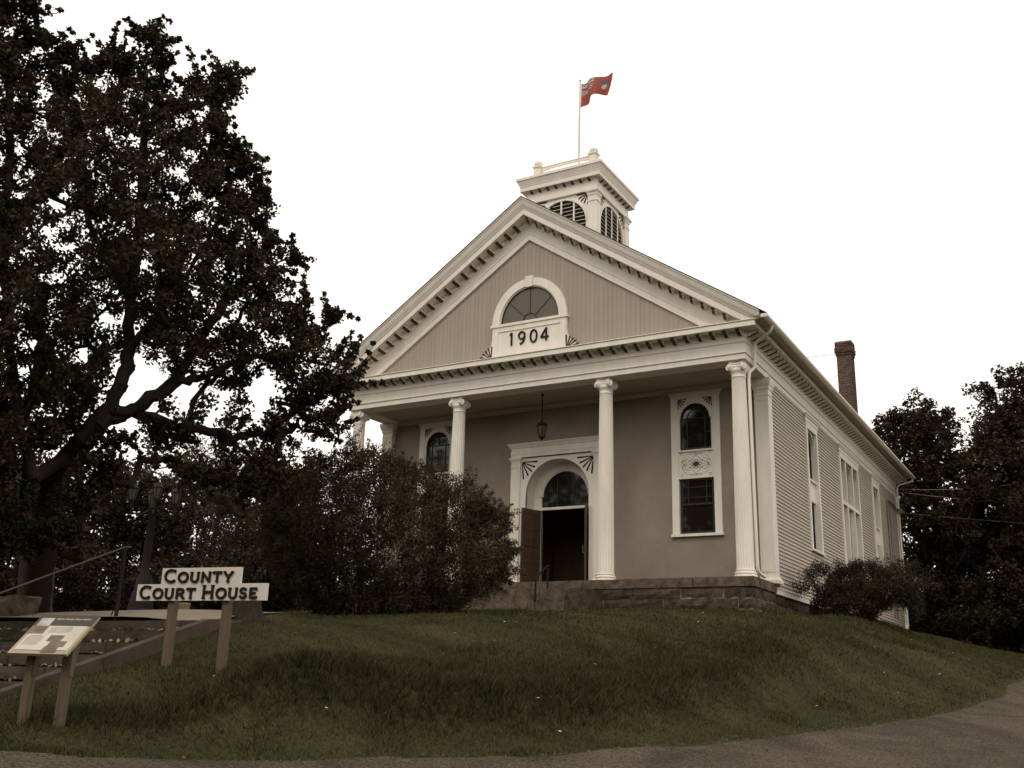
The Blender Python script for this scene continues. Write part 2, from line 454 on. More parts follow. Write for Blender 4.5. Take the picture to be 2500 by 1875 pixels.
TREES = {
  'R1': (((0.12, 26.72, -0.69),[(1.0, 24.8, 9.7, 1.0), (-0.1, 26.0, 9.6, 1.1), (1.2, 27.5, 9.7, 1.0), (-1.1, 28.6, 8.9, 1.2), (0.5, 25.4, 7.9, 1.4), (1.7, 26.9, 7.5, 1.2), (-0.8, 27.9, 6.8, 1.6), (1.5, 24.9, 5.8, 1.6), (0.1, 26.0, 4.5, 1.7), (1.9, 27.6, 4.6, 1.6), (0.3, 28.8, 2.7, 2.0)])),
  'R2': (((3.49, 23.07, -0.97),[(5.2, 21.2, 10.2, 0.7), (4.6, 22.5, 9.7, 0.9), (5.4, 23.9, 9.7, 1.1), (3.9, 25.1, 8.9, 0.8), (4.6, 21.8, 7.9, 1.3), (5.7, 23.2, 7.9, 1.6), (3.3, 24.4, 7.1, 1.2), (4.8, 21.2, 6.0, 1.6), (3.6, 22.4, 4.7, 1.7), (5.1, 23.8, 4.5, 1.8), (3.7, 25.1, 2.8, 2.0), (5.6, 21.9, 2.2, 1.8)])),
  'R3': (((1.34, 25.37, -0.73),[(0.3, 24.2, 0.8, 1.1), (1.1, 25.0, 1.7, 1.5), (1.7, 25.7, 0.5, 1.5), (0.9, 26.3, 3.2, 1.3), (2.5, 24.8, 2.2, 1.4)])),
  'R4': (((3.76, 21.59, -1.03),[(3.4, 20.6, 0.0, 1.3), (4.2, 21.3, 0.5, 1.5), (5.0, 22.0, 0.1, 1.5), (5.4, 22.7, 1.5, 1.3)])),
  'R5': (((7.47, 35.23, -0.47),[(8.4, 33.2, 11.3, 2.1), (9.4, 34.5, 10.9, 2.7), (7.3, 35.9, 9.0, 3.0), (9.1, 37.2, 8.0, 3.2), (7.3, 33.9, 3.8, 3.3)])),
  'L1': (((-17.25, -1.34, -0.81),[(-16.6, -2.8, 3.6, 0.5), (-17.0, -1.8, 4.1, 0.6), (-17.3, -0.7, 3.7, 0.7), (-18.8, -0.8, 3.2, 0.8), (-16.3, -1.8, 2.3, 0.9), (-16.5, -0.6, 2.8, 0.8), (-18.2, -0.9, 1.5, 1.1), (-15.5, -1.7, 1.0, 1.0), (-15.7, -0.5, 1.7, 0.9)])),
  'L2': (((-20.3, -1.76, -0.82),[(-19.7, -3.4, 3.0, 0.8), (-19.9, -2.1, 2.8, 0.8), (-21.5, -2.5, 2.3, 1.0), (-21.6, -1.0, 1.9, 1.1), (-19.0, -1.8, 1.8, 0.9), (-20.7, -2.3, 0.4, 1.1), (-20.7, -0.7, 0.6, 1.1)])),
  'L3': (((-19.41, -5.52, -1.1),[(-18.8, -7.3, 2.4, 0.8), (-19.1, -5.9, 2.6, 0.7), (-20.9, -6.7, 1.7, 1.1), (-21.1, -5.2, 1.6, 1.1), (-18.4, -5.8, 1.2, 0.9), (-20.1, -6.4, -0.1, 1.1), (-20.1, -4.8, 0.1, 1.1)])),
  'L4': (((-19.82, 4.55, -0.32),[(-19.4, 2.9, 5.0, 0.6), (-19.4, 4.3, 4.9, 0.8), (-21.0, 4.1, 4.4, 1.0), (-20.9, 5.6, 4.0, 1.1), (-18.7, 4.3, 2.4, 1.2), (-20.2, 4.2, 1.4, 1.2)])),
  'L5': (((-28.22, 7.42, 0.01),[(-27.4, 5.3, 5.8, 1.1), (-29.2, 5.3, 5.5, 0.9), (-28.7, 7.9, 4.8, 1.5), (-30.6, 7.7, 4.0, 1.5), (-26.3, 7.5, 3.5, 1.6), (-28.3, 7.4, 2.0, 1.6)])),
  'L6': (((-16.32, -6.39, -1.19),[(-15.7, -7.3, -0.3, 0.6), (-15.9, -6.4, -0.5, 0.6), (-17.1, -6.8, -0.6, 0.6), (-17.3, -6.0, 0.5, 0.6)])),
  'L7': (((-14.86, -4.64, -1.08),[(-14.3, -5.5, -0.5, 0.5), (-14.5, -4.7, -0.0, 0.6), (-14.6, -3.8, -0.4, 0.6), (-16.1, -4.5, -0.5, 0.5)])),
  'L8': (((-14.03, -2.36, -0.88),[(-13.7, -3.4, -0.3, 0.6), (-13.7, -2.5, 0.2, 0.7), (-13.7, -1.6, -0.2, 0.7)])),
  'L9': (((-28.49, 16.92, 0.82),[(-27.9, 14.8, 7.0, 1.1), (-27.8, 16.7, 6.4, 1.3), (-30.2, 16.2, 6.5, 1.3), (-29.7, 18.5, 5.0, 1.8), (-26.2, 17.1, 4.2, 1.7), (-29.3, 16.2, 3.6, 1.7), (-28.8, 18.4, 2.8, 2.0)])),
  'L10': (((-15.71, -8.95, -1.43),[(-15.2, -10.0, -0.8, 0.8), (-15.3, -8.9, -0.9, 0.5), (-16.5, -9.6, 0.2, 0.8)])),
}
# ------------------------------------------------------------------ the ground
ROAD_EDGE = [(-14, -40), (-9, -30), (-5, -23.6), (-3, -20.6), (-1.62, -18.45), (-0.63, -16.52), (0.78, -14.52), (1.63, -13.12), (2.51, -11.11),
             (3.5, -8.73), (4.35, -5.51), (4.9, -2.4), (5.2, 0.14), (5.43, 4.16), (5.9, 9), (7.2, 16), (9.5, 25), (14, 38), (22, 55)]
GP = np.array([
    (-1.62, -18.45, -3.50), (-0.63, -16.52, -3.58), (0.78, -14.52, -3.56), (1.63, -13.12, -3.51), (2.51, -11.11, -3.42), (3.5, -8.73, -3.28), (4.35, -5.51, -3.10), (5.2, 0.14, -2.66), (5.43, 4.16, -2.27),
    (-2.45, -17.9, -3.38), (-1.35, -15.83, -3.38), (0.11, -13.52, -3.33), (1.12, -11.8, -3.26), (1.86, -9.76, -3.12), (2.83, -6.84, -2.90), (3.6, -3.4, -2.62),
    (-2.99, -13.94, -2.60), (-1.6, -10.93, -2.45), (0.02, -8.34, -2.36), (1.33, -5.71, -2.20), (2.6, -3.0, -2.05),
    (-2.2, -8.6, -1.70), (-0.6, -5.2, -1.48), (0.9, -2.4, -1.35), (2.2, -0.5, -1.55), (3.0, 3.0, -1.35), (4.2, 1.5, -1.95),
    (-3.57, -14.53, -2.60), (-3.2, -15.6, -2.90), (-3.4, -17.0, -3.17), (-3.9, -14.2, -2.36), (-4.1, -13.2, -2.06), (-4.7, -12.6, -1.86), (-2.1, -14.4, -2.53),
    (-5.42, -10.74, -1.66), (-5.9, -7.9, -1.50), (-3.4, -5.0, -1.22), (-4.45, -0.1, -0.87), (-0.6, -0.1, -0.96), (-6.9, -1.3, -0.88), (-9.5, -0.5, -0.80), (-13.2, -0.5, -0.82), (-10, -5, -1.15),
    (0.1, 4.1, -0.74), (0.3, 9.4, -0.60), (0.2, 15, -0.45), (0.0, 21.4, -0.33), (1.5, 6, -0.82), (2.0, 14, -0.80), (2.51, 25, -1.03), (3.77, 30.1, -0.89), (4.6, 12, -1.55), (5.5, 22, -1.35), (6.5, 34, -0.9),
    (-7.0, -13.45, -1.88), (-4.98, -13.3, -1.90), (-9.3, -10.5, -1.70), (-12.4, -7.9, -1.52), (-16.2, -6.3, -1.36), (-14.7, -4.5, -1.25), (-9, -13.3, -1.84), (-14, -13, -1.75), (-4.5, -18.6, -3.35), (-7.5, -18.6, -3.3), (-8, -15.5, -2.5),
    (-20, -2, -0.85), (-26, 6, -0.4), (-28, 17, 0.4), (-13.5, 12, -0.4), (-13.5, 22, -0.3), (0, 28, -0.6), (-7, 30, -0.3),
    (7.4, -24.8, -4.32), (2, -26, -4.3), (-4, -27, -4.15), (12, -30, -4.6), (14, -15, -3.95), (13, -5, -3.3), (13, 8, -2.5), (16, 25, -1.6), (3.5, -18.5, -3.95), (7.5, -12, -3.75), (8.5, -3, -3.0), (-16, -24, -3.3), (-25, -15, -2.2), (25, -30, -4.6), (0, -40, -4.7)])

def _tps_k(d2):
    return 0.5 * d2 * np.log(d2 + 1e-9)
_n = len(GP)
_d2 = ((GP[:, None, :2] - GP[None, :, :2]) ** 2).sum(-1)
_A = np.zeros((_n + 3, _n + 3))
_A[:_n, :_n] = _tps_k(_d2) + np.eye(_n) * 0.04
_A[:_n, _n] = 1
_A[:_n, _n + 1:] = GP[:, :2]
_A[_n:, :_n] = _A[:_n, _n:].T
_w = np.linalg.solve(_A, np.concatenate([GP[:, 2], np.zeros(3)]))

def smooth01(t):
    t = np.clip(t, 0, 1)
    return t * t * (3 - 2 * t)

ex = np.array([p[0] for p in ROAD_EDGE])
ey = np.array([p[1] for p in ROAD_EDGE])
def road_dist(x, y):
    """signed distance to the road edge: positive on the lawn side (left of the edge)."""
    x = np.asarray(x, float); y = np.asarray(y, float)
    best = np.full(x.shape, 1e9); sg = np.ones(x.shape)
    for i in range(len(ex) - 1):
        dx, dy = ex[i + 1] - ex[i], ey[i + 1] - ey[i]
        L2 = dx * dx + dy * dy
        t = np.clip(((x - ex[i]) * dx + (y - ey[i]) * dy) / L2, 0, 1)
        px, py = ex[i] + t * dx - x, ey[i] + t * dy - y
        d = np.hypot(px, py)
        c = dx * (y - ey[i]) - dy * (x - ex[i])
        m = d < best
        best = np.where(m, d, best)
        sg = np.where(m, np.sign(c), sg)
    return best * sg

def ground_z(x, y, dip=True):
    x = np.atleast_1d(np.asarray(x, float))
    y = np.atleast_1d(np.asarray(y, float))
    out = np.empty(len(x))
    for i in range(0, len(x), 20000):
        a, b = x[i:i + 20000], y[i:i + 20000]
        d2 = (a[:, None] - GP[None, :, 0]) ** 2 + (b[:, None] - GP[None, :, 1]) ** 2
        out[i:i + 20000] = _tps_k(d2) @ _w[:_n] + _w[_n] + _w[_n + 1] * a + _w[_n + 2] * b
    d = road_dist(x, y)                          # the bank rises sharply from the level verge
    out += .36 * smooth01((d - 1.15) / .5) * np.exp(-np.maximum(d - 1.75, 0) / 2.6) * smooth01((3.0 - x) / 1.2) * smooth01((x + 2.6) / 1.5)
    r = np.hypot(x + 2, y + 2)
    t = smooth01((r - 32) / 35)
    out = out * (1 - t) + (-1.4 - 0.6 * np.sin(x * 0.011)) * t
    if dip:                                     # the cutting in which the timber steps lie, and the footing of the building
        k = smooth01((-4.24 - x) / 0.12) * smooth01((x + 10.6) / .2) * smooth01((y + 17.6) / .3) * smooth01((-13.6 - y) / .15)
        out -= 0.5 * k
        k = smooth01((-0.25 - x) / .2) * smooth01((x + 12.9) / .2) * smooth01((y - 0.25) / .2) * smooth01((21.4 - y) / .2)
        out -= 1.0 * k
    return out

def gz(x, y, dip=False):
    return float(ground_z([x], [y], dip)[0])

def axis(lo, f0, f1, hi, step):
    a = list(np.arange(f0, f1 + 1e-6, step))
    s, p = step, f1
    while p < hi:
        s *= 1.35
        p += s
        a.append(p)
    s, p = step, f0
    while p > lo:
        s *= 1.35
        p -= s
        a.insert(0, p)
    return np.array(a)
gx = axis(-900, -21, 8, 900, 0.28)
gy = axis(-900, -21, 31, 1400, 0.28)
GX, GY = np.meshgrid(gx, gy)
GZ = ground_z(GX.ravel(), GY.ravel())
_rng = np.random.default_rng(3)
def lumps(x, y):
    return (0.035 * np.sin(x * 2.1 + 1.3 * np.sin(y * 1.1)) * np.sin(y * 1.7 + np.sin(x * .9)) + 0.02 * np.sin(x * 4.3 + y * 2.2) * np.sin(y * 5.1 - x))
def lump_mask(x, y):
    near = smooth01((np.hypot(x, y) < 40) * 1.0)
    return near
RD = road_dist(GX.ravel(), GY.ravel())
GZ += lumps(GX.ravel(), GY.ravel()) * smooth01((RD - .3) / 1.0)
nx, ny = len(gx), len(gy)
_GZ2 = GZ.reshape(ny, nx)
def surf_z(x, y):
    """height of the ground sheet itself."""
    i = np.clip(np.searchsorted(gx, x) - 1, 0, nx - 2); j = np.clip(np.searchsorted(gy, y) - 1, 0, ny - 2)
    u = (x - gx[i]) / (gx[i + 1] - gx[i]); v = (y - gy[j]) / (gy[j + 1] - gy[j])
    return _GZ2[j, i] * (1 - u) * (1 - v) + _GZ2[j, i + 1] * u * (1 - v) + _GZ2[j + 1, i] * (1 - u) * v + _GZ2[j + 1, i + 1] * u * v
idx = np.arange(nx * ny).reshape(ny, nx)
F = np.stack([idx[:-1, :-1], idx[:-1, 1:], idx[1:, 1:], idx[1:, :-1]], -1).reshape(-1, 4)
gm = bpy.data.meshes.new("ground")
gm.from_pydata(np.stack([GX.ravel(), GY.ravel(), GZ], -1).tolist(), [], F.tolist())
gm.polygons.foreach_set("use_smooth", [True] * len(F))
gm.materials.append(M['lawn'])
tag(link("ground", gm), kind='structure')

# road: a strip of asphalt laid from its worn edge towards the camera's side
def resample(P, step):
    P = [Vector(p) for p in P]
    out = [P[0]]
    for a, b in zip(P[:-1], P[1:]):
        n = max(1, int((b - a).length / step))
        out += [a.lerp(b, k / n) for k in range(1, n + 1)]
    return out
def chaikin(P, n=2):
    P = [Vector(p) for p in P]
    for _ in range(n):
        Q = [P[0]]
        for a, b in zip(P[:-1], P[1:]):
            Q += [a * .75 + b * .25, a * .25 + b * .75]
        P = Q + [P[-1]]
    return P
edge = resample(chaikin(ROAD_EDGE, 3), 0.22)
random.seed(5)
wig = [0.0]
for _ in edge[1:]:
    wig.append(wig[-1] * .8 + random.uniform(-.055, .055))
offs = [-0.05, .1, .3, .6, 1, 1.6, 2.4, 3.4, 4.8, 6.5, 8.5, 11]
pts = []
for i, p in enumerate(edge):
    t = (edge[min(i + 3, len(edge) - 1)] - edge[max(i - 3, 0)]).normalized()
    nrm = Vector((t.y, -t.x))
    for j, o in enumerate(offs):
        q = p + nrm * (o + (wig[i] if j < 3 else 0))
        pts.append((q.x, q.y))
pts = np.array(pts)
rz = ground_z(pts[:, 0], pts[:, 1])
jj = np.tile(np.arange(len(offs)), len(edge))
rz += np.where(jj == 0, -0.04, 0.04) + np.where((jj > 0) & (jj < 4), 0.008 * np.sin(pts[:, 0] * 7), 0)
no = len(offs)
rf = [(i * no + j, (i + 1) * no + j, (i + 1) * no + j + 1, i * no + j + 1) for i in range(len(edge) - 1) for j in range(no - 1)]
rm = bpy.data.meshes.new("road")
rm.from_pydata([(x, y, z) for (x, y), z in zip(pts.tolist(), rz.tolist())], [], rf)
rm.polygons.foreach_set("use_smooth", [True] * len(rf))
rm.materials.append(M['asphalt'])
tag(link("road", rm), kind='structure')

# pale path above the timber steps
PATH_POLY = [(-10.4, -13.65), (-4.35, -13.65), (-4.75, -12.4), (-5.1, -11.4), (-5.4, -10.6), (-7.0, -9.6), (-10, -6.6), (-14.3, -3.9), (-24, -7.5), (-22, -12), (-12, -13.7)]
def in_poly(x, y, poly):
    x = np.asarray(x, float); y = np.asarray(y, float)
    c = np.zeros(x.shape, bool)
    j = len(poly) - 1
    for i in range(len(poly)):
        xi, yi = poly[i]; xj, yj = poly[j]
        c ^= ((yi > y) != (yj > y)) & (x < (xj - xi) * (y - yi) / (yj - yi + 1e-12) + xi)
        j = i
    return c
import bmesh
bm = bmesh.new()
bm.faces.new([bm.verts.new((x, y, 0)) for x, y in PATH_POLY])
for ax_, lo, hi in ((0, -24, -3), (1, -15.5, -4)):
    for k in range(int((hi - lo) / .5)):
        no_ = Vector((1, 0, 0)) if ax_ == 0 else Vector((0, 1, 0))
        co_ = no_ * (lo + k * .5)
        bmesh.ops.bisect_plane(bm, geom=bm.verts[:] + bm.edges[:] + bm.faces[:], plane_co=co_, plane_no=no_)
pv = np.array([v.co[:2] for v in bm.verts])
for v, z in zip(bm.verts, ground_z(pv[:, 0], pv[:, 1], False)):
    v.co.z = z + 0.05
pm = bpy.data.meshes.new("path")
bm.to_mesh(pm); bm.free()
pm.materials.append(M['path'])
tag(link("path", pm), kind='structure')

# ------------------------------------------------------------------ the court house
W, L, H = 13.064, 21.67, 5.6
XC = -W / 2
house = empty("courthouse", (XC, L / 2, 0), "tan and white wooden court house with a columned porch and gable dated 1904", "court house")

def part(mb, name, m, parent=None, kind=None):
    return mb.build(name, m, parent or house, kind=kind)

def sub(name, parent, at):
    """a carrier for sub-parts: a part with a place of its own."""
    o = bpy.data.objects.new(name, None)
    o.empty_display_size = .2
    COL.objects.link(o)
    o.parent = parent
    o.location = Vector(at) - wloc(parent)
    return o

# --- entablature round the building (left rear, left front, right front, right rear)
U = [(-W, L), (-W, 0), (0, 0), (0, L)]
U = U[::1]
# travel left-rear -> left-front -> right-front -> right-rear keeps the outside on the right hand
m = MB(); m.sweep([(-.55, 5.6), (0, 5.6), (0, 5.752), (.035, 5.756), (.035, 5.776), (.004, 5.79), (-.55, 5.79)], U); part(m, "architrave", M['white'])
m = MB(); m.sweep([(-.3, 5.79), (0, 5.79), (0, 6.045), (.03, 6.06), (.03, 6.165), (.055, 6.185), (.055, 6.35), (-.3, 6.35)], U); part(m, "frieze", M['white'])
front_cornice = MB()
front_cornice.sweep([(.055, 6.351), (.405, 6.351), (.405, 6.333), (.416, 6.333), (.416, 6.447), (.400, 6.452), (-.2, 6.470)], [(-W, L + .4), (-W, 0), (0, 0), (0, L + .4)])
front_cornice.box(-W - .402, .402, -.402, .3, 6.4525, 6.486)
front_cornice.box(-W - .44, .44, -.44, .3, 6.4865, 6.508)
cornice = part(front_cornice, "cornice", M['white'])
# sloping eave soffit boards outside the bracketed strip, on both long sides
for sx, x0 in ((1, 0), (-1, -W)):
    nseg = 14
    for k in range(nseg):
        ya, yb = -.45 + (L + .85) * k / nseg + .003, -.45 + (L + .85) * (k + 1) / nseg - .003
        m = MB()
        m.prism([(.40, 6.455), (.47, 6.462), (.60, 6.50), (.72, 6.545), (.72, 6.60), (.40, 6.60)], lambda a, b, d: (x0 + sx * a, d, b), ya, yb)
        part(m, "soffit_board", M['soffit'])
# gutters
for sx, x0 in ((1, 0), (-1, -W)):
    m = MB()
    m.prism([(.66, 6.445), (.745, 6.43), (.79, 6.47), (.79, 6.525), (.775, 6.53), (.775, 6.48), (.74, 6.455), (.67, 6.47)], lambda a, b, d: (x0 + sx * a, d, b), -.58, L + .45)
    m.box(x0 + min(sx * .62, sx * .79), x0 + max(sx * .62, sx * .79), -.60, -.575, 6.44, 6.53)
    part(m, "gutter", M['white'])

# --- modillions
def modillion_mesh():
    m = MB()
    wd, d = .054, .27
    m.cm = 0
    m.box(-wd - .012, wd + .012, -d - .03, 0, -.028, -.002)
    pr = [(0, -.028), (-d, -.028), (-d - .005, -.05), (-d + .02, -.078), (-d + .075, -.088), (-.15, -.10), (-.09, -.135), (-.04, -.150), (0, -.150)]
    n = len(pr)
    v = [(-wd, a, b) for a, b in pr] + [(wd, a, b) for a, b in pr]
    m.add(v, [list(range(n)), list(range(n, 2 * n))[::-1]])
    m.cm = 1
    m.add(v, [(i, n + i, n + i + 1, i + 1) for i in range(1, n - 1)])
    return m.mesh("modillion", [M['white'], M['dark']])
mod_me = modillion_mesh()
def place_mod(parent, pos, rx=None, mtx=None):
    o = bpy.data.objects.new("modillion", mod_me)
    COL.objects.link(o)
    o.parent = parent
    if mtx is not None:
        o.matrix_local = Matrix.Translation(-wloc(parent)) @ mtx
    return o
SP = .354
nfront = 36
for i in range(nfront + 1):
    x = XC + (i - nfront / 2) * (W - .18) / nfront
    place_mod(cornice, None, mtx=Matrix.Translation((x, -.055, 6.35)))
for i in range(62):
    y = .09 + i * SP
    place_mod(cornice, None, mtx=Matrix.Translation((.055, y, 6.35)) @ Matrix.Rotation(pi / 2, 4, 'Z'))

# --- raking cornice
ZA, SL = 11.46, .675
CA = 1 / sqrt(1 + SL * SL)
def zl(x): return ZA - SL * abs(x - XC)
xs = sorted(set([round(XC + s * k * .2, 4) for k in range(0, 36) for s in (1, -1)] + [XC - 7.107, XC + 7.107]))
def rake(prof, xmax):
    XS = [x for x in xs if abs(x - XC) < xmax - .01]
    XS = [XC - xmax] + XS + [XC + xmax]
    m = MB()
    m.loft([[(x, -o, max(zl(x) + dz, 6.512)) for o, dz in prof] for x in XS])
    return m
m = rake([(-.1, -1.19), (.025, -1.19), (.025, -1.165), (.012, -1.155), (.012, -.995), (.03, -.985), (.03, -.965), (-.1, -.965)], 6.60)
part(m, "gable_trim", M['white'])
m = rake([(-.1, -.965), (0, -.965), (0, -.70), (.03, -.69), (.03, -.66), (.055, -.65), (.055, -.49), (-.1, -.49)], 6.62)
part(m, "raking_frieze", M['white'])
m = rake([(-.1, -.49), (.40, -.49), (.40, -.508), (.416, -.508), (.416, -.325), (.43, -.318), (.44, -.305), (.455, -.27), (.50, -.20), (.53, -.12), (.545, -.06), (.555, -.045), (.577, -.04), (.577, -.0), (-.1, 0.0)], 7.10)
rcor = part(m, "raking_cornice", M['white'])
nr = 22
for s in (-1, 1):
    for k in range(nr):
        xx = XC + s * (.10 + k * .302)
        if k == 0 and s < 0: continue
        th = -s * math.atan(SL)          # run direction follows the slope
        z = zl(xx) - .49
        if z < 6.66: continue
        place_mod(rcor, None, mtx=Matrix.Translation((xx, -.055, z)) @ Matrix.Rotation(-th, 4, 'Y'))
# --- roof
for s in (-1, 1):
    m = MB()
    e = [(XC, ZA + .006), (XC + s * 7.30, zl(XC + 7.30) + .006), (XC + s * 7.30, zl(XC + 7.30) + .026), (XC, ZA + .03)]
    m.prism(e, fy, -.60, L + .5)
    part(m, "roof", M['slate'])
# --- gable wall of vertical boards
gw = sub("gable_wall", house, (XC, .1, 6.5))
bw = .1405
nb = int(W / bw) + 1
for i in range(nb):
    xa = XC - nb * bw / 2 + i * bw
    xb = xa + bw
    za, zb = zl(xa) - 1.0, zl(xb) - 1.0
    if max(za, zb) < 6.53: continue
    g = .0022
    zc = max(za, zb, zl((xa + xb) / 2) - 1.0)
    m = MB()
    xm = (xa + xb) / 2
    top = [(xb - g, max(zb, 6.51)), (xa + g, max(za, 6.51))]
    if abs(xm - XC) < bw / 2: top = [(xb - g, zb), (XC, ZA - 1.0), (xa + g, za)]
    yj = .045 + random.uniform(0, .003)
    m.prism([(xa + g, 6.49), (xb - g, 6.49)] + top, fy, yj, .075)
    part(m, "board", M['tan'], gw)
m = MB()
m.prism([(XC - 6.3, 6.49), (XC + 6.3, 6.49), (XC, ZA - 1.0)], fy, .078, .12)
part(m, "backing", M['tan'], gw)

# --- lunette with date panel
CX = -6.45
lun = sub("date_window", house, (CX, 0, 7.6))
m = MB()
m.band(arc(CX, 7.64, 1.005, 0, pi, 28, 1.10), arc(CX, 7.64, 1.255, 0, pi, 28, 1.345), fy, -.075, .05)
m.band(arc(CX, 7.64, .975, 0, pi, 28, 1.065), arc(CX, 7.64, 1.005, 0, pi, 28, 1.10), fy, -.035, .05)
m.prism([(CX - .10, 8.70), (CX + .10, 8.70), (CX + .13, 9.045), (CX - .13, 9.045)], fy, -.105, -.076)
part(m, "arch_surround", M['white'], lun)
m = MB()
m.prism(arc(CX, 7.645, .97, 0, pi, 28, 1.06), fy, .010, .04)
part(m, "pane", M['lunette'], lun)
m = MB()
for a in (pi / 2, pi / 2 - .86, pi / 2 + .86):
    p0, p1 = Vector((CX + .22 * cos(a), 7.65 + .22 * sin(a))), Vector((CX + .96 * cos(a), 7.65 + 1.05 * sin(a)))
    t = Vector((-(p1 - p0).y, (p1 - p0).x)).normalized() * .011
    m.prism([tuple(p0 - t), tuple(p1 - t), tuple(p1 + t), tuple(p0 + t)], fy, -.006, .009)
m.band(arc(CX, 7.65, .215, 0, pi, 14), arc(CX, 7.65, .245, 0, pi, 14), fy, -.008, .009)
m.band(arc(CX, 7.645, .935, 0, pi, 28, 1.025), arc(CX, 7.645, .974, 0, pi, 28, 1.064), fy, -.010, .0095)
part(m, "muntin", M['dark'], lun)
m = MB()
half = [(1.25, 7.56), (1.25, 7.20), (1.275, 7.05), (1.35, 6.89), (1.47, 6.76), (1.66, 6.66), (1.70, 6.515)]
m.prism([(CX + a, b) for a, b in half[::-1]] + [(CX - a, b) for a, b in half], fy, -.05, .05)
m.box(CX - 1.30, CX + 1.30, -.10, -.051, 7.56, 7.64)
m.box(CX - 1.30, CX + 1.30, -.051, .05, 7.56, 7.64)
m.box(CX - 1.22, CX + 1.22, -.066, -.051, 7.43, 7.555)
m.box(CX - 1.22, CX - 1.04, -.066, -.051, 6.53, 7.43)
m.box(CX + 1.04, CX + 1.22, -.066, -.051, 6.53, 7.43)
m.box(CX - 1.04, CX + 1.04, -.066, -.051, 6.53, 6.74)
m.box(CX - 1.04, CX + 1.04, -.074, -.0665, 7.40, 7.43)
part(m, "date_board", M['white'], lun)

def fan(mb, corner, a0, a1, n, r0, r1, w, depth0, depth1, fn):  # dark bars painted as the shade inside fan-shaped cut-outs
    for k in range(n):
        a = a0 + (a1 - a0) * k / (n - 1)
        rr = r1 * (1 - .12 * sin(pi * k / (n - 1)))
        d = Vector((cos(a), sin(a))); t = Vector((-sin(a), cos(a))) * w
        p0, p1 = Vector(corner) + d * r0, Vector(corner) + d * rr
        q = [p0 - t * .35, p1 - t * .8, p1 - t * .5 + d * w * .7, p1 + t * .5 + d * w * .7, p1 + t * .8, p0 + t * .35]
        mb.prism([tuple(x) for x in q], fn, depth0 + .0007 * k, depth1)
for s in (-1, 1):
    m = MB()
    c = (CX + s * 1.262, 6.60)
    if s > 0: fan(m, c, radians(92), radians(14), 5, .03, .38, .036, -.0585, -.0505, fy)
    else: fan(m, c, radians(88), radians(166), 5, .03, .38, .036, -.0585, -.0505, fy)
    part(m, "fan_ornament", M['dark'], lun)

# ---- stroke lettering
def ribbon(mb, P, t, fn, d0, d1):
    P = [Vector(p) for p in P]
    A, B = [], []
    for i, p in enumerate(P):
        d = (P[min(i + 1, len(P) - 1)] - P[max(i - 1, 0)]).normalized()
        nn = Vector((-d.y, d.x)) * t / 2
        A.append(tuple(p + nn)); B.append(tuple(p - nn))
    mb.band(A, B, fn, d0, d1)
def ell(cx, cz, rx, rz, a0, a1, n=18):
    return [(cx + rx * cos(radians(a0 + (a1 - a0) * i / n)), cz + rz * sin(radians(a0 + (a1 - a0) * i / n))) for i in range(n + 1)]
GL = {
    'C': (.92, [ell(.5, .5, .43, .45, 48, 312)], [(.80, .78, .80, .98), (.80, .04, .80, .2)]),
    'O': (1.0, [ell(.5, .5, .43, .45, 0, 360, 26)], []),
    'U': (.9, [[(.14, 1), (.14, .36)] + ell(.46, .36, .32, .32, 180, 360, 12) + [(.78, .36), (.78, 1)]], [(.02, .97, .28, .97), (.68, .97, .9, .97)]),
    'N': (.95, [[(.14, 0), (.14, 1)], [(.10, .98), (.83, .03)], [(.83, 0), (.83, 1)]], [(.02, .03, .26, .03), (.73, .97, .94, .97)]),
    'T': (.86, [[(.43, 0), (.43, .98)], [(.03, .94), (.83, .94)]], [(.30, .03, .56, .03), (.04, .80, .04, .98), (.82, .80, .82, .98)]),
    'Y': (.92, [[(.46, 0), (.46, .46)], [(.06, 1), (.46, .44)], [(.86, 1), (.46, .44)]], [(.33, .03, .59, .03), (-.02, .97, .2, .97), (.74, .97, .94, .97)]),
    'R': (.92, [[(.16, 0), (.16, 1)], [(.16, .93), (.5, .93)] + ell(.5, .70, .25, .23, 90, -90, 10) + [(.16, .47)], [(.46, .46), (.84, .03)]], [(.04, .03, .28, .03), (.78, .03, .93, .03)]),
    'H': (.95, [[(.16, 0), (.16, 1)], [(.80, 0), (.80, 1)], [(.16, .5), (.8, .5)]], [(.04, .03, .28, .03), (.68, .03, .92, .03), (.04, .97, .28, .97), (.68, .97, .92, .97)]),
    'S': (.72, [ell(.36, .72, .25, .225, 30, 270, 12) + ell(.36, .27, .27, .225, 90, -150, 12)], [(.6, .72, .6, .95), (.11, .05, .11, .28)]),
    'E': (.82, [[(.16, 0), (.16, 1)], [(.16, .93), (.72, .93)], [(.16, .5), (.58, .5)], [(.16, .07), (.74, .07)]], [(.73, .78, .73, .98), (.75, .02, .75, .22), (.59, .4, .59, .6)]),
    '1': (.4, [[(.2, 0), (.2, 1)], [(.2, .97), (.02, .80)]], []),
    '9': (.8, [ell(.4, .68, .30, .28, 0, 360, 20), [(.70, .68), (.69, .5), (.62, .25), (.45, .08), (.22, .03)]], []),
    '0': (.8, [ell(.4, .5, .32, .47, 0, 360, 24)], []),
    '4': (.8, [[(.58, 0), (.58, 1)], [(.58, .97), (.04, .30)], [(.04, .29), (.80, .29)]], []),
}
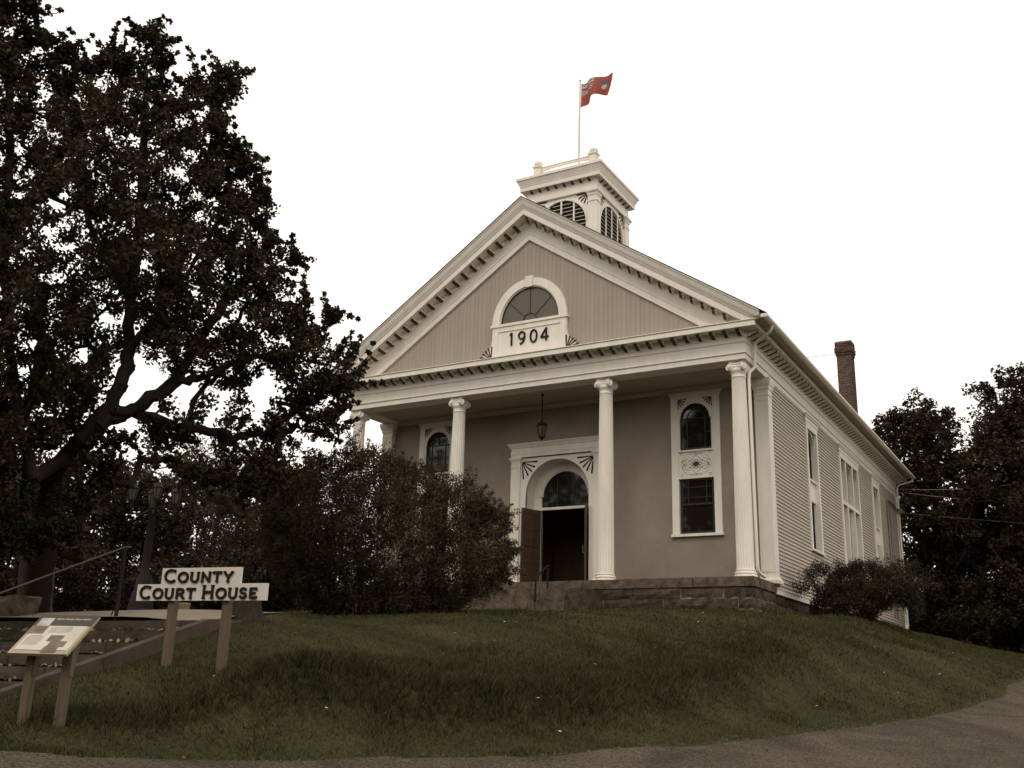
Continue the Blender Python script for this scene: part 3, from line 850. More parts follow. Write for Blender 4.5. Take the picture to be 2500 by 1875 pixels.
def glyph(ch, h, wscale, t, d0, d1, fn, serif=True):
    mb = MB()
    w, st, sf = GL[ch]
    for k, P in enumerate(st):
        ribbon(mb, [(a * h * wscale, b * h) for a, b in P], t, fn, d0 - .0012 * k, d1)
    if serif:
        for k, (a, b, c, d) in enumerate(sf):
            ribbon(mb, [(a * h * wscale, b * h), (c * h * wscale, d * h)], t * .5, fn, d0 - .006 - .0012 * k, d1)
    return mb, w * h * wscale
def shift(mb, v):
    mb.v = [(x + v[0], y + v[1], z + v[2]) for x, y, z in mb.v]
    return mb
for ch, x0, dz in (('1', -7.10, 0), ('9', -6.82, 0), ('0', -6.42, 0), ('4', -6.06, 0)):
    mb, w = glyph(ch, .40, .82, .050, -.085, -.052, fy, False)
    part(shift(mb, (x0 + .02, 0, 6.925)), "numeral", M['black'], lun)

# --- porch: ceiling, back wall, floor
YW = 2.1
m = MB(); m.box(-W + .5, -.5, .5, YW + .1, 5.66, 5.72); part(m, "porch_ceiling", M['soffit'])
# back wall with an arched doorway and window openings
DX = XC
def wall_with_openings():
    m = MB()
    y0, y1 = YW, YW + .14
    zt = 5.70
    cuts = [(-11.66, -10.20, 1.40, 5.45), (DX - 1.25, DX + 1.25, 0.0, 4.05), (-2.86, -1.42, 1.40, 5.45)]
    x = -W + .02
    for a, b, z0, z1 in cuts:
        m.box(x, a, y0, y1, -.05, zt)
        if z0 > 0: m.box(a, b, y0, y1, -.05, z0)
        m.box(a, b, y0, y1, z1, zt)
        x = b
    m.box(x, -.02, y0, y1, -.05, zt)
    return m
part(wall_with_openings(), "porch_wall", M['stucco'])
m = MB()
m.sweep([(0, 5.50), (.03, 5.50), (.05, 5.55), (.11, 5.60), (.11, 5.658), (0, 5.658)], [(-W + .3, YW), (-.3, YW)]); part(m, "crown_moulding", M['soffit'])

# --- clapboard side wall, with its openings
YA = 2.28                                    # behind the corner pilaster
wins = [(6.0, 7.42, 1.42, 5.36), (10.52, 13.58, .95, 5.36), (16.12, 17.55, 1.42, 5.36)]
side = sub("side_wall", house, (0, L / 2, 0))
zc = -.12
row = 0
CB = .1045
while zc < 5.6:
    z0, z1 = zc, min(zc + CB - .013, 5.61)
    spans = [(YA, L - .16)]
    for a, b, za, zb in wins:
        ns = []
        for p, q in spans:
            if z1 > za + .01 and z0 < zb - .01 and p < a and q > b:
                ns += [(p, a + .03), (b - .03, q)]
            else: ns.append((p, q))
        spans = ns
    for p, q in spans:
        m = MB()
        m.prism([(-.002, z0), (-.002, z0 + .010), (-.022, z1), (-.045, z1), (-.045, z0)], lambda a, b, d: (a, d, b), p, q)
        part(m, "clapboard", M['clap'], side)
    zc += CB
    row += 1
m = MB(); m.box(-.16, -.05, YA, L - .1, -.2, 5.6)
sheath = MB()
y = YA
for a, b, za, zb in wins:
    sheath.box(-.12, -.047, y, a + .05, -.2, 5.6)
    sheath.box(-.12, -.047, a + .05, b - .05, -.2, za + .05)
    sheath.box(-.12, -.047, a + .05, b - .05, zb - .05, 5.6)
    y = b - .05
sheath.box(-.12, -.047, y, L - .1, -.2, 5.6)
part(sheath, "shadow_sheathing", M['dark'], side)  # dark sheet in the gaps, painted as the shadow line under each clapboard
# left and rear walls (plain boards, out of sight) and a dark floor deck keep the shell closed
m = MB(); m.box(-W + .01, -W + .1, YW, L - .05, -.3, 5.6); part(m, "wall", M['clap'])
m = MB()
m.prism([(-W + .01, -.3), (-.01, -.3), (-.01, 6.3), (XC, ZA - .3), (-W + .01, 6.3)], fy, L - .1, L)
part(m, "rear_wall", M['clap'])
m = MB(); m.box(-W + .1, -.13, YW + .15, L - .1, -.12, -.06); part(m, "floor_deck", M['wood2'])
m = MB(); m.box(-W + .1, -.13, YW + .15, L - .1, 5.72, 5.76); part(m, "inner_ceiling", M['wood2'])
# skirting along the side
m = MB()
m.box(-.05, .025, 2.02, L + .02, -.268, -.125)
m.prism([(-.05, -.124), (.045, -.124), (.045, -.105), (.0, -.085), (-.05, -.085)], lambda a, b, d: (a, d, b), 2.02, L + .02)
part(m, "skirting_board", M['white'])

# --- corner pilasters
def pilaster(x0, x1, y0, y1, name="corner_pilaster"):
    p = sub(name, house, ((x0 + x1) / 2, (y0 + y1) / 2, 0))
    m = MB()
    path = [(x0, y0), (x1, y0), (x1, y1), (x0, y1)]
    m.box(x0, x1, y0, y1, .18, 5.30)
    # raised margins leave a sunk panel on the front
    e = .055
    for a, b, c, d in ((x0, x0 + e, .3, 5.1), (x1 - e, x1, .3, 5.1)):
        m.box(a, b, y0 - .014, y0 - .001, c, d)
    m.box(x0 + e, x1 - e, y0 - .014, y0 - .001, 4.98, 5.1)
    m.box(x0 + e, x1 - e, y0 - .014, y0 - .001, .3, .42)
    part(m, "shaft", M['white'], p)
    m = MB()
    m.sweep([(-.02, 0), (.075, 0), (.075, .09), (.055, .12), (.035, .15), (.028, .19), (-.02, .19)], path, closed=True)
    part(m, "base", M['white'], p)
    m = MB()
    m.sweep([(-.02, 5.10), (.02, 5.105), (.022, 5.13), (.004, 5.14), (.004, 5.27), (.03, 5.29), (.035, 5.36), (.065, 5.42), (.085, 5.50), (.09, 5.54), (.09, 5.597), (-.02, 5.597)], path, closed=True)
    part(m, "capital", M['white'], p)
pilaster(-.37, .02, 1.93, 2.28)
pilaster(-W - .02, -W + .37, 1.93, 2.28)
pilaster(-.30, .02, L - .14, L + .02)
# --- columns: fluted shaft, moulded base, four-cornered scroll capital
def column_meshes():
    m = MB(); m.cs = True
    nfl, per = 20, 6
    n = nfl * per
    rings = []
    hs = [.19, .215, .225, .24, 1.4, 2.6, 3.6, 4.5, 5.12, 5.135, 5.15]
    for k, h in enumerate(hs):
        t = (h - .19) / 5.0
        r = .226 - .042 * t ** 1.7
        dep = 0 if k in (0, 1, len(hs) - 1) else (.006 if k in (2, len(hs) - 2) else .016)
        ring = []
        for i in range(n):
            ph = (i % per) / per
            d = dep * max(0.0, sin(pi * min(1, max(0, (ph - .12) / .76)))) ** .7
            a = 2 * pi * (i + .5 * per) / n
            ring.append(((r - d) * cos(a), (r - d) * sin(a), h))
        rings.append(ring)
    m.loft(rings)
    shaft = m.mesh("shaft", M['white'])
    m = MB(); m.cs = True
    m.lathe([(.285, 0), (.285, .045), (.262, .05), (.275, .065), (.282, .085), (.275, .105), (.255, .118), (.243, .125), (.243, .145), (.252, .155), (.25, .172), (.235, .182), (.229, .192)], n=40)
    base = m.mesh("base", M['white'])
    m = MB(); m.cs = True
    m.lathe([(.184, 5.15), (.196, 5.158), (.200, 5.17), (.192, 5.182), (.186, 5.20), (.186, 5.25), (.20, 5.28), (.225, 5.31), (.235, 5.345), (.225, 5.38), (.20, 5.40)], n=32)
    m.cs = False
    # abacus with hollowed sides
    outl = []
    R = .295
    for q in range(4):
        a0 = pi / 4 + q * pi / 2
        for k in range(8):
            t = k / 8
            a = a0 + t * pi / 2
            p0 = Vector((R * cos(a0), R * sin(a0))); p1 = Vector((R * cos(a0 + pi / 2), R * sin(a0 + pi / 2)))
            p = p0.lerp(p1, t)
            ctr = -p.normalized() * .035 * sin(pi * t)
            outl.append((p.x + ctr.x, p.y + ctr.y))
    for z0, z1, sc in ((5.53, 5.555, .93), (5.556, 5.598, 1.0)):
        m.prism([(a * sc, b * sc) for a, b in outl], lambda a, b, d: (a, b, d), z0, z1)
    # scroll band between abacus and necking, sagging between the scrolls
    for q in range(4):
        a = q * pi / 2
        ux, uy = Vector((cos(a), sin(a), 0)), Vector((-sin(a), cos(a), 0))
        rows = []
        for k in range(13):
            t = -1 + 2 * k / 12
            c = uy * (t * .17) + ux * (.185 + .045 * t * t)
            sag = .035 * (1 - t * t)
            row = []
            for dz, do in ((5.53, .012), (5.51 - sag * .3, .022), (5.49 - sag * .6, .008), (5.47 - sag, .022), (5.43 - sag, .012), (5.41 - sag, -.02), (5.53, -.03)):
                p = c + ux * do
                row.append((p.x, p.y, dz))
            rows.append(row)
        m.loft(rows)
    # scrolls: at each corner two spiral discs meeting in a V
    for q in range(4):
        ad = pi / 4 + q * pi / 2
        for s in (-1, 1):
            an = ad + s * radians(38)
            nrm = Vector((cos(an), sin(an), 0))
            tang = Vector((-sin(an), cos(an), 0)) * (-s)
            zc = 5.415
            ctr = Vector((cos(ad), sin(ad), 0)) * .262 - nrm * .018
            nseg = 22
            prof = [(0, .052), (.016, .052), (.022, .040), (.03, .034), (.042, .046), (.052, .046), (.06, .034), (.074, .046), (.088, .046), (.098, .030), (.098, -.02), (.0, -.02)]
            rings = []
            for k in range(nseg):
                aa = 2 * pi * k / nseg
                e = 1 + .05 * sin(aa)
                rings.append([tuple(ctr + tang * (r * e * cos(aa)) + Vector((0, 0, zc + r * e * sin(aa))) + nrm * d) for r, d in prof])
            rings.append(rings[0])
            m.cs = True
            m.loft(rings, cap=False, closed=False)
            m.cs = False
    cap = m.mesh("capital", M['white'])
    return shaft, base, cap
shaft_me, base_me, cap_me = column_meshes()
for x in (-.277, -4.09, -W + 4.09, -W + .277):
    c = sub("column", house, (x, .277, 0))
    link("shaft", shaft_me, c); link("base", base_me, c); link("capital", cap_me, c)

# --- windows of the porch wall
def porch_window(xc):
    w = sub("window", house, (xc, YW, 1.4))
    y0 = YW
    P = lambda mb, n_, mt: part(mb, n_, mt, w)
    ow, iw = .72, .475
    m = MB()
    m.box(xc - ow, xc - iw - .04, y0 - .05, y0 + .1, 1.42, 5.30)
    m.box(xc + iw + .04, xc + ow, y0 - .05, y0 + .1, 1.42, 5.30)
    m.box(xc - ow, xc + ow, y0 - .05, y0 + .1, 5.301, 5.50)
    m.prism([(xc - ow, 5.30), (xc - ow - .01, 5.36), (xc - ow - .04, 5.43), (xc - ow - .11, 5.50), (xc - ow, 5.50)], fy, y0 - .048, y0 + .05)
    m.prism([(xc + ow, 5.30), (xc + ow + .01, 5.36), (xc + ow + .04, 5.43), (xc + ow + .11, 5.50), (xc + ow, 5.50)], fy, y0 - .048, y0 + .05)
    m.box(xc - iw - .04, xc + iw + .04, y0 - .048, y0 + .1, 3.02 - .05, 3.02)
    m.box(xc - iw - .04, xc + iw + .04, y0 - .070, y0 + .1, 3.74, 3.79)
    P(m, "casing", M['white'])
    m = MB(); m.box(xc - ow - .03, xc + ow + .03, y0 - .10, y0 + .1, 1.345, 1.419); P(m, "sill", M['white'])
    # spandrel with arched cut
    m = MB()
    r = iw - .01
    zs = 5.18 - r
    Aa = arc(xc, zs, r, 0, pi, 20)
    Bb = [(xc + (iw + .04) * max(-1, min(1, 1.6 * cos(pi * k / 20))), 5.30 if 3 <= k <= 17 else zs + (5.30 - zs) * min(1, (k if k < 10 else 20 - k) / 3)) for k in range(21)]
    m.band(Aa, Bb, fy, y0 - .03, y0 + .06)
    m.band(arc(xc, zs, r - .03, 0, pi, 20), arc(xc, zs, r + .012, 0, pi, 20), fy, y0 - .055, y0 - .031)
    m.box(xc - iw - .04, xc - r, y0 - .03, y0 + .06, 3.79, zs)
    m.box(xc + r, xc + iw + .04, y0 - .03, y0 + .06, 3.79, zs)
    P(m, "arch_panel", M['white'])
    for s in (-1, 1):
        m = MB()
        c = (xc + s * (iw + .035), 5.295)
        if s > 0: fan(m, c, radians(182), radians(268), 5, .02, .25, .026, y0 - .0395, y0 - .0305, fy)
        else: fan(m, c, radians(-2), radians(-88), 5, .02, .25, .026, y0 - .0395, y0 - .0305, fy)
        P(m, "fan_ornament", M['dark'])
    m = MB()
    m.prism([(xc - r, 3.79)] + [(xc + r, 3.79)] + arc(xc, zs, r, 0, pi, 20), fy, y0 + .05, y0 + .06); P(m, "pane", M['glass'])
    m = MB(); m.box(xc - iw, xc + iw, y0 + .05, y0 + .06, 1.42, 2.97); P(m, "pane", M['glass'])
    # sash bars, upper light
    m = MB()
    e0, e1 = y0 + .02, y0 + .049
    m.band(arc(xc, zs, r - .035, 0, pi, 20), arc(xc, zs, r, 0, pi, 20), fy, e0, e1)
    m.box(xc - r, xc - r + .035, e0, e1, 3.79, zs); m.box(xc + r - .035, xc + r, e0, e1, 3.79, zs)
    m.box(xc - r + .035, xc + r - .035, e0, e1, 3.79, 3.87)
    bi = .265
    for s in (-1, 1): m.box(xc + s * bi - .011, xc + s * bi + .011, e0 + .005, e1, 3.87, zs + .0)
    m.band(arc(xc, zs, bi - .011, 0, pi, 14), arc(xc, zs, bi + .011, 0, pi, 14), fy, e0 + .006, e1)
    m.box(xc - r + .035, xc + r - .035, e0 + .002, e1 - .001, zs - .011, zs + .011)
    m.box(xc - .011, xc + .011, e0 + .004, e1 - .001, zs + .011, zs + bi)
    for s in (-1, 1): m.box(min(xc + s * bi, xc + s * (r - .035)), max(xc + s * bi, xc + s * (r - .035)), e0 + .004, e1 - .002, 4.28, 4.302)
    P(m, "muntin", M['sash'])
    m = MB()
    for a, b, c, d in ((-iw, -iw + .04, 1.42, 2.97), (iw - .04, iw, 1.42, 2.97)): m.box(xc + a, xc + b, e0, e1, c, d)
    m.box(xc - iw + .04, xc + iw - .04, e0, e1, 2.92, 2.97); m.box(xc - iw + .04, xc + iw - .04, e0, e1, 1.42, 1.49)
    m.box(xc - iw + .04, xc + iw - .04, e0 - .012, e1, 2.22, 2.275)
    m.box(xc + .255, xc + .277, e0 + .005, e1, 2.275, 2.92)
    m.box(xc - .277, xc - .255, e0 + .005, e1, 2.275, 2.92)
    for z in (2.43, 2.72): m.box(xc - iw + .04, xc + iw - .04, e0 + .007, e1 - .001, z, z + .022)
    P(m, "muntin", M['sash'])
    # ornamental panel between the lights
    m = MB(); m.box(xc - iw - .04, xc + iw + .04, y0 - .02, y0 + .05, 3.02, 3.74); P(m, "ornament_board", M['white'])
    m = MB()
    d0, d1 = y0 - .026, y0 - .0205
    zc = 3.38
    m.prism(arc(xc, zc, .085, 0, 2 * pi, 14, .062)[:-1], fy, d0, d1)
    for k in range(8):
        a = 2 * pi * k / 8
        ribbon(m, ell(xc + .125 * cos(a), zc + .10 * sin(a), .042, .036, 0, 360, 8), .010, fy, d0 - .0005 * k, d1)
    for k in range(56):
        a = 2 * pi * k / 56
        x, z = xc + .435 * cos(a), zc + .335 * sin(a)
        m.box(x - .0075, x + .0075, d0, d1, z - .0075, z + .0075)
    for sx in (-1, 1):
        for sz in (-1, 1):
            P0, P1, P2 = Vector((xc, zc + sz * .30)), Vector((xc + sx * .09, zc + sz * .10)), Vector((xc + sx * .40, zc))
            for k in range(9):
                t = k / 9
                a_ = P0.lerp(P1, t).lerp(P1.lerp(P2, t), t); t2 = t + .07
                b_ = P0.lerp(P1, t2).lerp(P1.lerp(P2, t2), t2)
                ribbon(m, [a_, b_], .012, fy, d0, d1)
            m.prism(arc(xc + sx * .185, zc + sz * .095, .02, 0, 2 * pi, 8)[:-1], fy, d0 - .002, d1)
            ribbon(m, ell(xc + sx * .09, zc + sz * .315, .10, .03, 200 if sz > 0 else 20, 330 if sz > 0 else 150, 6), .011, fy, d0 - .001, d1)
            ribbon(m, ell(xc + sx * .37, zc + sz * .075, .03, .05, 0, 270, 8), .010, fy, d0 - .0015, d1)
            ribbon(m, ell(xc + sx * .42, zc + sz * .31, .035, .035, 0, 300, 8), .010, fy, d0 - .001, d1)
            ribbon(m, [(xc + sx * .22, zc + sz * .16), (xc + sx * .30, zc + sz * .15), (xc + sx * .31, zc + sz * .09)], .010, fy, d0 - .001, d1)
        for k in range(5):
            x = xc + sx * (.20 + k * .042)
            m.box(x, x + .018, d0 - .003, d1, zc - .005, zc + .005)
    P(m, "ornament", M['dark'])
porch_window(-2.14)
porch_window(-W + 2.14)

# --- doorway
door = sub("doorway", house, (DX, YW, 0))
R1, ZS, DEP = 1.07, 2.83, .60
m = MB()
m.band(arc(DX, ZS, R1, 0, pi, 30), [(DX + 1.25 * max(-1, min(1, 1.5 * cos(pi * k / 30))), 4.0 if 5 <= k <= 25 else ZS + (4.0 - ZS) * (k if k < 15 else 30 - k) / 5) for k in range(31)], fy, YW - .03, YW + .05)
m.box(DX - 1.25, DX - R1, YW - .03, YW + .05, 0, ZS); m.box(DX + R1, DX + 1.25, YW - .03, YW + .05, 0, ZS)
part(m, "spandrel", M['white'], door)
m = MB(); m.cs = True
prof = [(DX + R1, 0.0)] + arc(DX, ZS, R1, 0, pi, 30) + [(DX - R1, 0.0)]
m.loft([[(x, YW - .02, z) for x, z in prof], [(x, YW + DEP, z) for x, z in prof]], cap=False, closed=False)
part(m, "reveal", M['white'], door)
m = MB()
R2 = .80
m.band(arc(DX, ZS + .03, R2, 0, pi, 30), arc(DX, ZS, R1 + .01, 0, pi, 30), fy, YW + DEP - .10, YW + DEP)
m.band(arc(DX, ZS + .03, R2 - .04, 0, pi, 30), arc(DX, ZS + .03, R2, 0, pi, 30), fy, YW + DEP - .07, YW + DEP)
for s in (-1, 1): m.box(min(DX + s * R2, DX + s * (R1 + .01)), max(DX + s * R2, DX + s * (R1 + .01)), YW + DEP - .10, YW + DEP, 0, ZS)
part(m, "frame", M['white'], door)
m = MB(); m.box(DX - R2 + .002, DX + R2 - .002, YW + DEP - .12, YW + DEP, 2.44, 2.52); part(m, "transom", M['white'], door)
m = MB()
m.prism([(DX - R2 + .04, 2.52), (DX + R2 - .04, 2.52)] + arc(DX, ZS + .03, R2 - .04, 0, pi, 24), fy, YW + DEP - .05, YW + DEP - .03)
part(m, "fanlight", M['glass'], door)
m = MB()
for x in (-.27, .27): m.box(DX + x - .012, DX + x + .012, YW + DEP - .065, YW + DEP - .051, 2.52, 3.45)
part(m, "muntin", M['sash'], door)
for s in (-1, 1):
    m = MB()
    fan(m, (DX + s * 1.215, 3.885), radians(182) if s > 0 else radians(-2), radians(264) if s > 0 else radians(-84), 5, .03, .52, .034, YW - .0395, YW - .0305, fy)
    part(m, "fan_ornament", M['black'], door)
    x0, x1 = sorted((DX + s * 1.25, DX + s * 1.57))
    m = MB()
    m.box(x0, x1, YW - .10, YW + .02, 0, 4.0)
    m.box(x0 + .05, x1 - .05, YW - .115, YW - .1005, .35, 3.62)
    m.sweep([(-.02, 0), (.035, 0), (.035, .22), (.015, .26), (-.02, .26)], [(x0, YW), (x0, YW - .10), (x1, YW - .10), (x1, YW)])
    m.sweep([(-.02, 3.70), (.018, 3.70), (.022, 3.735), (-.02, 3.735)], [(x0, YW), (x0, YW - .10), (x1, YW - .10), (x1, YW)])
    m.sweep([(-.02, 3.90), (.015, 3.90), (.03, 3.95), (.05, 3.96), (.05, 4.015), (-.02, 4.015)], [(x0, YW), (x0, YW - .10), (x1, YW - .10), (x1, YW)])
    part(m, "door_pilaster", M['white'], door)
m = MB()
m.sweep([(-.05, 4.018), (.0, 4.018), (.0, 4.11), (.012, 4.115), (.012, 4.17), (.0, 4.18), (.0, 4.30), (.03, 4.31), (.035, 4.335), (.06, 4.37), (.075, 4.40), (.10, 4.41), (.10, 4.44), (-.05, 4.45)], [(DX - 1.57, YW), (DX - 1.57, YW - .115), (DX + 1.57, YW - .115), (DX + 1.57, YW)])
part(m, "door_cornice", M['white'], door)

def door_leaf(hx, fx_, s):
    a, b = Vector((hx, YW + DEP - .04)), Vector((fx_, 1.86))
    d = (b - a); wl = d.length; d /= wl
    nn = Vector((-d.y, d.x))
    lf = sub("door_leaf", door, (hx, YW + DEP - .04, 0))
    def fn(u, z, t):
        p = a + d * u + nn * t
        return (p.x, p.y, z)
    m = MB()
    th = .022
    for u0, u1 in ((0, .11), (wl - .11, wl), (wl / 2 - .04, wl / 2 + .04)): m.prism([(u0, .02), (u1, .02), (u1, 2.43), (u0, 2.43)], fn, -th, th)
    zr = [.02, .30, .86, 1.12, 1.56, 1.68, 2.10, 2.30]
    for z0, z1 in ((.02, .26), (.80, .94), (1.30, 1.42), (1.80, 1.92), (2.28, 2.43)):
        for u0, u1 in ((.11, wl / 2 - .04), (wl / 2 + .04, wl - .11)):
            m.prism([(u0, z0), (u1, z0), (u1, z1), (u0, z1)], fn, -th + .001, th - .001)
    part_mesh = m.build("stile_and_rail", M['wood'], lf) if False else None
    # three levels are the limit: frame and panels of a leaf are one mesh each beside the leaf
    for z0, z1 in ((.26, .80), (.94, 1.30), (1.42, 1.80), (1.92, 2.28)):
        for u0, u1 in ((.11, wl / 2 - .04), (wl / 2 + .04, wl - .11)):
            m.prism([(u0, z0), (u1, z0), (u1, z1), (u0, z1)], fn, -.006, .006)
            for t0, t1 in ((-.017, -.0065), (.0065, .017)):
                m.prism([(u0 + .05, z0 + .05), (u1 - .05, z0 + .05), (u1 - .05, z1 - .05), (u0 + .05, z1 - .05)], fn, t0, t1)
    return m, lf
for hx, fx_, s in ((-7.34, -7.60, -1), (DX * 2 + 7.34, -5.47, 1)):
    m, lf = door_leaf(hx, fx_, s)
    bpy.data.objects.remove(lf)
    part(m, "door_leaf", M['wood'], door)
m = MB(); m.tube([(-5.50, 1.93, 1.0), (-5.58, 1.93, 1.0), (-5.58, 1.93, 1.22), (-5.50, 1.93, 1.22)], .012, 6); part(m, "door_handle", M['metal'], door)

# --- dim vestibule behind the doors
vest = sub("vestibule", house, (DX, 4.3, 0))
m = MB()
x0, x1, y0, y1 = DX - 1.9, DX + 1.9, YW + DEP + .02, 5.6
m.box(x0 - .05, x0, y0, y1, -.05, 4.0); m.box(x1, x1 + .05, y0, y1, -.05, 4.0)
m.box(x0, x1, y0, y1, 4.0, 4.05); m.box(x0, x1, y0, y1, -.05, 0.0)
m.box(x0, DX - .1, y1, y1 + .06, 0, 4.0); m.box(DX + .95, x1, y1, y1 + .06, 0, 4.0); m.box(DX - .1, DX + .95, y1, y1 + .06, 2.3, 4.0)
m.box(x0, DX - R1, y0, y0 + .05, 0, 4.0); m.box(DX + R1, x1, y0, y0 + .05, 0, 4.0); m.box(DX - R1, DX + R1, y0, y0 + .05, 3.75, 4.0)
m.box(DX - .1, DX + .95, y1 + .8, y1 + .85, 0, 2.4)
part(m, "panelled_wall", M['wood2'], vest)
m = MB()
for x in (DX - .17, DX + .95): m.box(x, x + .07, y1 - .03, y1 - .001, 0, 2.37)
m.box(DX - .10, DX + .95, y1 - .03, y1 - .001, 2.30, 2.37)
part(m, "inner_door_frame", M['wood'], vest)
m = MB()
m.tube([(DX - .05, 4.4, .75), (DX + .72, 5.2, 1.35), (DX + .78, 5.25, 1.35)], .022, 6)
m.tube([(DX + .74, 5.22, .0), (DX + .74, 5.22, 1.36)], .022, 6); m.tube([(DX - .02, 4.42, .0), (DX - .02, 4.42, .77)], .022, 6)
part(m, "handrail", M['soffit'], vest)

# --- side windows
def side_window(a, b, za, zb, triple=False):
    w = sub("window", house, (0, (a + b) / 2, za))
    P = lambda mb, n_, mt: part(mb, n_, mt, w)
    cw = .17
    m = MB()
    xo = .030
    m.box(-.05, xo, a, a + cw, za, zb); m.box(-.05, xo, b - cw, b, za, zb)
    m.box(-.05, xo - .002, a + cw, b - cw, zb - .20, zb)
    m.sweep([(-.05, zb + .002), (.012, zb + .002), (.016, zb + .10), (.05, zb + .13), (.055, zb + .16), (.085, zb + .19), (.085, zb + .215), (-.05, zb + .22)], [(0, a - .06), (xo, a - .06), (xo, b + .06), (0, b + .06)])
    P(m, "casing", M['white'])
    m = MB(); m.box(-.05, .075, a - .03, b + .03, za - .06, za - .001); P(m, "sill", M['white'])
    dp = -.20
    ia, ib = a + cw, b - cw
    m = MB()                                   # jambs
    m.box(dp - .03, -.051, ia - .03, ia, za, zb - .2); m.box(dp - .03, -.051, ib, ib + .03, za, zb - .2); m.box(dp - .03, -.051, ia, ib, zb - .2, zb - .17)
    m.box(dp - .03, -.051, ia, ib, za - .03, za)
    P(m, "jamb", M['white'])
    bays = [(ia, ib)] if not triple else None
    if triple:
        t = (ib - ia - .24) / 3.0
        bays = [(ia, ia + t * .92), (ia + t * .92 + .12, ib - t * .92 - .12), (ib - t * .92, ib)]
        m = MB()
        for p, q in ((bays[0][1], bays[1][0]), (bays[1][1], bays[2][0])): m.box(dp, .015, p, q, za, zb - .2)
        m.box(dp, .012, ia, ib, 3.55, 3.68) if False else None
        for p, q in bays: m.box(dp, .010, p, q, 3.56, 3.68)
        P(m, "mullion", M['white'])
    for p, q in bays:
        zt = zb - .2
        if triple: zlow, zhigh = (za, 3.56), (3.68, zt)
        else: zlow, zhigh = (za, 2.96), (3.62, zt)
        for z0, z1 in (zlow, zhigh):
            m = MB(); m.box(dp - .012, dp, p, q, z0, z1); P(m, "pane", M['glass'])
            m = MB(); c, d = dp + .002, dp + .035
            m.box(c, d, p, p + .04, z0, z1); m.box(c, d, q - .04, q, z0, z1)
            m.box(c, d, p + .04, q - .04, z0, z0 + .05); m.box(c, d, p + .04, q - .04, z1 - .05, z1)
            m.box(c, d - .004, p + .04, q - .04, (z0 + z1) / 2 - .02, (z0 + z1) / 2 + .02)
            P(m, "sash", M['sash'])
        # arched head with corner fans of dark bars
        yc, r = (p + q) / 2, (q - p) / 2 - .005
        zs = zhigh[1] - .03 - r
        m = MB()
        m.band(arc(yc, zs, r, 0, pi, 14), [(yc + (r + .005) * max(-1, min(1, 1.5 * cos(pi * k / 14))), zhigh[1] if 3 <= k <= 11 else zs + (zhigh[1] - zs) * (k if k < 7 else 14 - k) / 3) for k in range(15)], fx, dp + .05, -.055)
        P(m, "arch_panel", M['white'])
        m = MB()
        for s in (-1, 1):
            fan(m, (yc + s * (r - .0), zhigh[1] - .01), radians(182) if s > 0 else radians(-2), radians(268) if s > 0 else radians(-88), 4, .02, min(.3, r * .8), .03, -.0505, -.0545, fx)
        P(m, "fan_ornament", M['dark'])
        if not triple:
            m = MB(); m.box(dp, -.09, p, q, 2.961, 3.56); m.box(dp, -.02, p, q, 3.561, 3.619); P(m, "apron", M['white'])
        elif p == bays[1][0]:
            m = MB(); m.box(dp + .036, dp + .045, p + .03, q - .03, 2.40, 3.52); P(m, "roller_blind", M['stucco'])
for wv, tr in zip(wins, (False, True, False)): side_window(*wv, tr)

# --- cupola
cup = sub("cupola", house, (XC, 3.32, 11))
cx, cy = XC, 3.32
PH = 1.30
m = MB(); m.box(cx - PH + .12, cx + PH - .12, cy - PH + .12, cy + PH - .12, 9.9, 12.7); part(m, "shade_core", M['black'], cup)  # black box painted as the unlit inside behind the louvres
for sx in (-1, 1):
    for sy in (-1, 1):
        xa, xb = sorted((cx + sx * PH, cx + sx * (PH - .31))); ya, yb = sorted((cy + sy * PH, cy + sy * (PH - .31)))
        m = MB()
        m.box(xa, xb, ya, yb, 9.9, 12.46)
        path = [(xa, ya), (xb, ya), (xb, yb), (xa, yb)]
        m.sweep([(-.02, 12.25), (.02, 12.25), (.02, 12.285), (-.02, 12.285)], path, closed=True)
        m.sweep([(-.02, 12.46), (.02, 12.46), (.03, 12.53), (.075, 12.58), (.08, 12.63), (-.02, 12.63)], path, closed=True)
        part(m, "corner_post", M['white'], cup)
sq = lambda h: [(cx - h, cy - h), (cx + h, cy - h), (cx + h, cy + h), (cx - h, cy + h)]
m = MB(); m.sweep([(-.3, 12.63), (-.02, 12.63), (0, 12.64), (0, 12.77), (-.02, 12.775), (-.02, 13.0), (.0, 13.01), (.0, 13.08), (-.3, 13.08)], sq(1.30), closed=True); part(m, "frieze", M['white'], cup)
m = MB(); m.sweep([(-.3, 13.08), (.135, 13.08), (.135, 13.065), (.15, 13.065), (.15, 13.20), (.16, 13.21), (.17, 13.25), (.215, 13.36), (.235, 13.42), (.265, 13.43), (.265, 13.52), (-.6, 13.56), (-1.298, 13.57)], sq(1.30), closed=True); part(m, "cornice", M['white'], cup)
m = MB(); m.box(cx - .4, cx + .4, cy - .4, cy + .4, 13.5, 13.58); part(m, "deck", M['slate'], cup)
mm = MB()
mm.cm = 0; mm.box(-.065, .065, -.135, 0, -.022, -.001)
mm.prism([(-.125, -.022), (-.11, -.05), (-.05, -.065), (-.015, -.10), (0, -.10), (0, -.022)], lambda a, b, d: (d, a, b), -.055, .055)
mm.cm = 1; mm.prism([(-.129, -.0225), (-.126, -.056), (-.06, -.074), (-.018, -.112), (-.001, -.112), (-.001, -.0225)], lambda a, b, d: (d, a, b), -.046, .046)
cmod_me = mm.mesh("modillion", [M['white'], M['dark']])
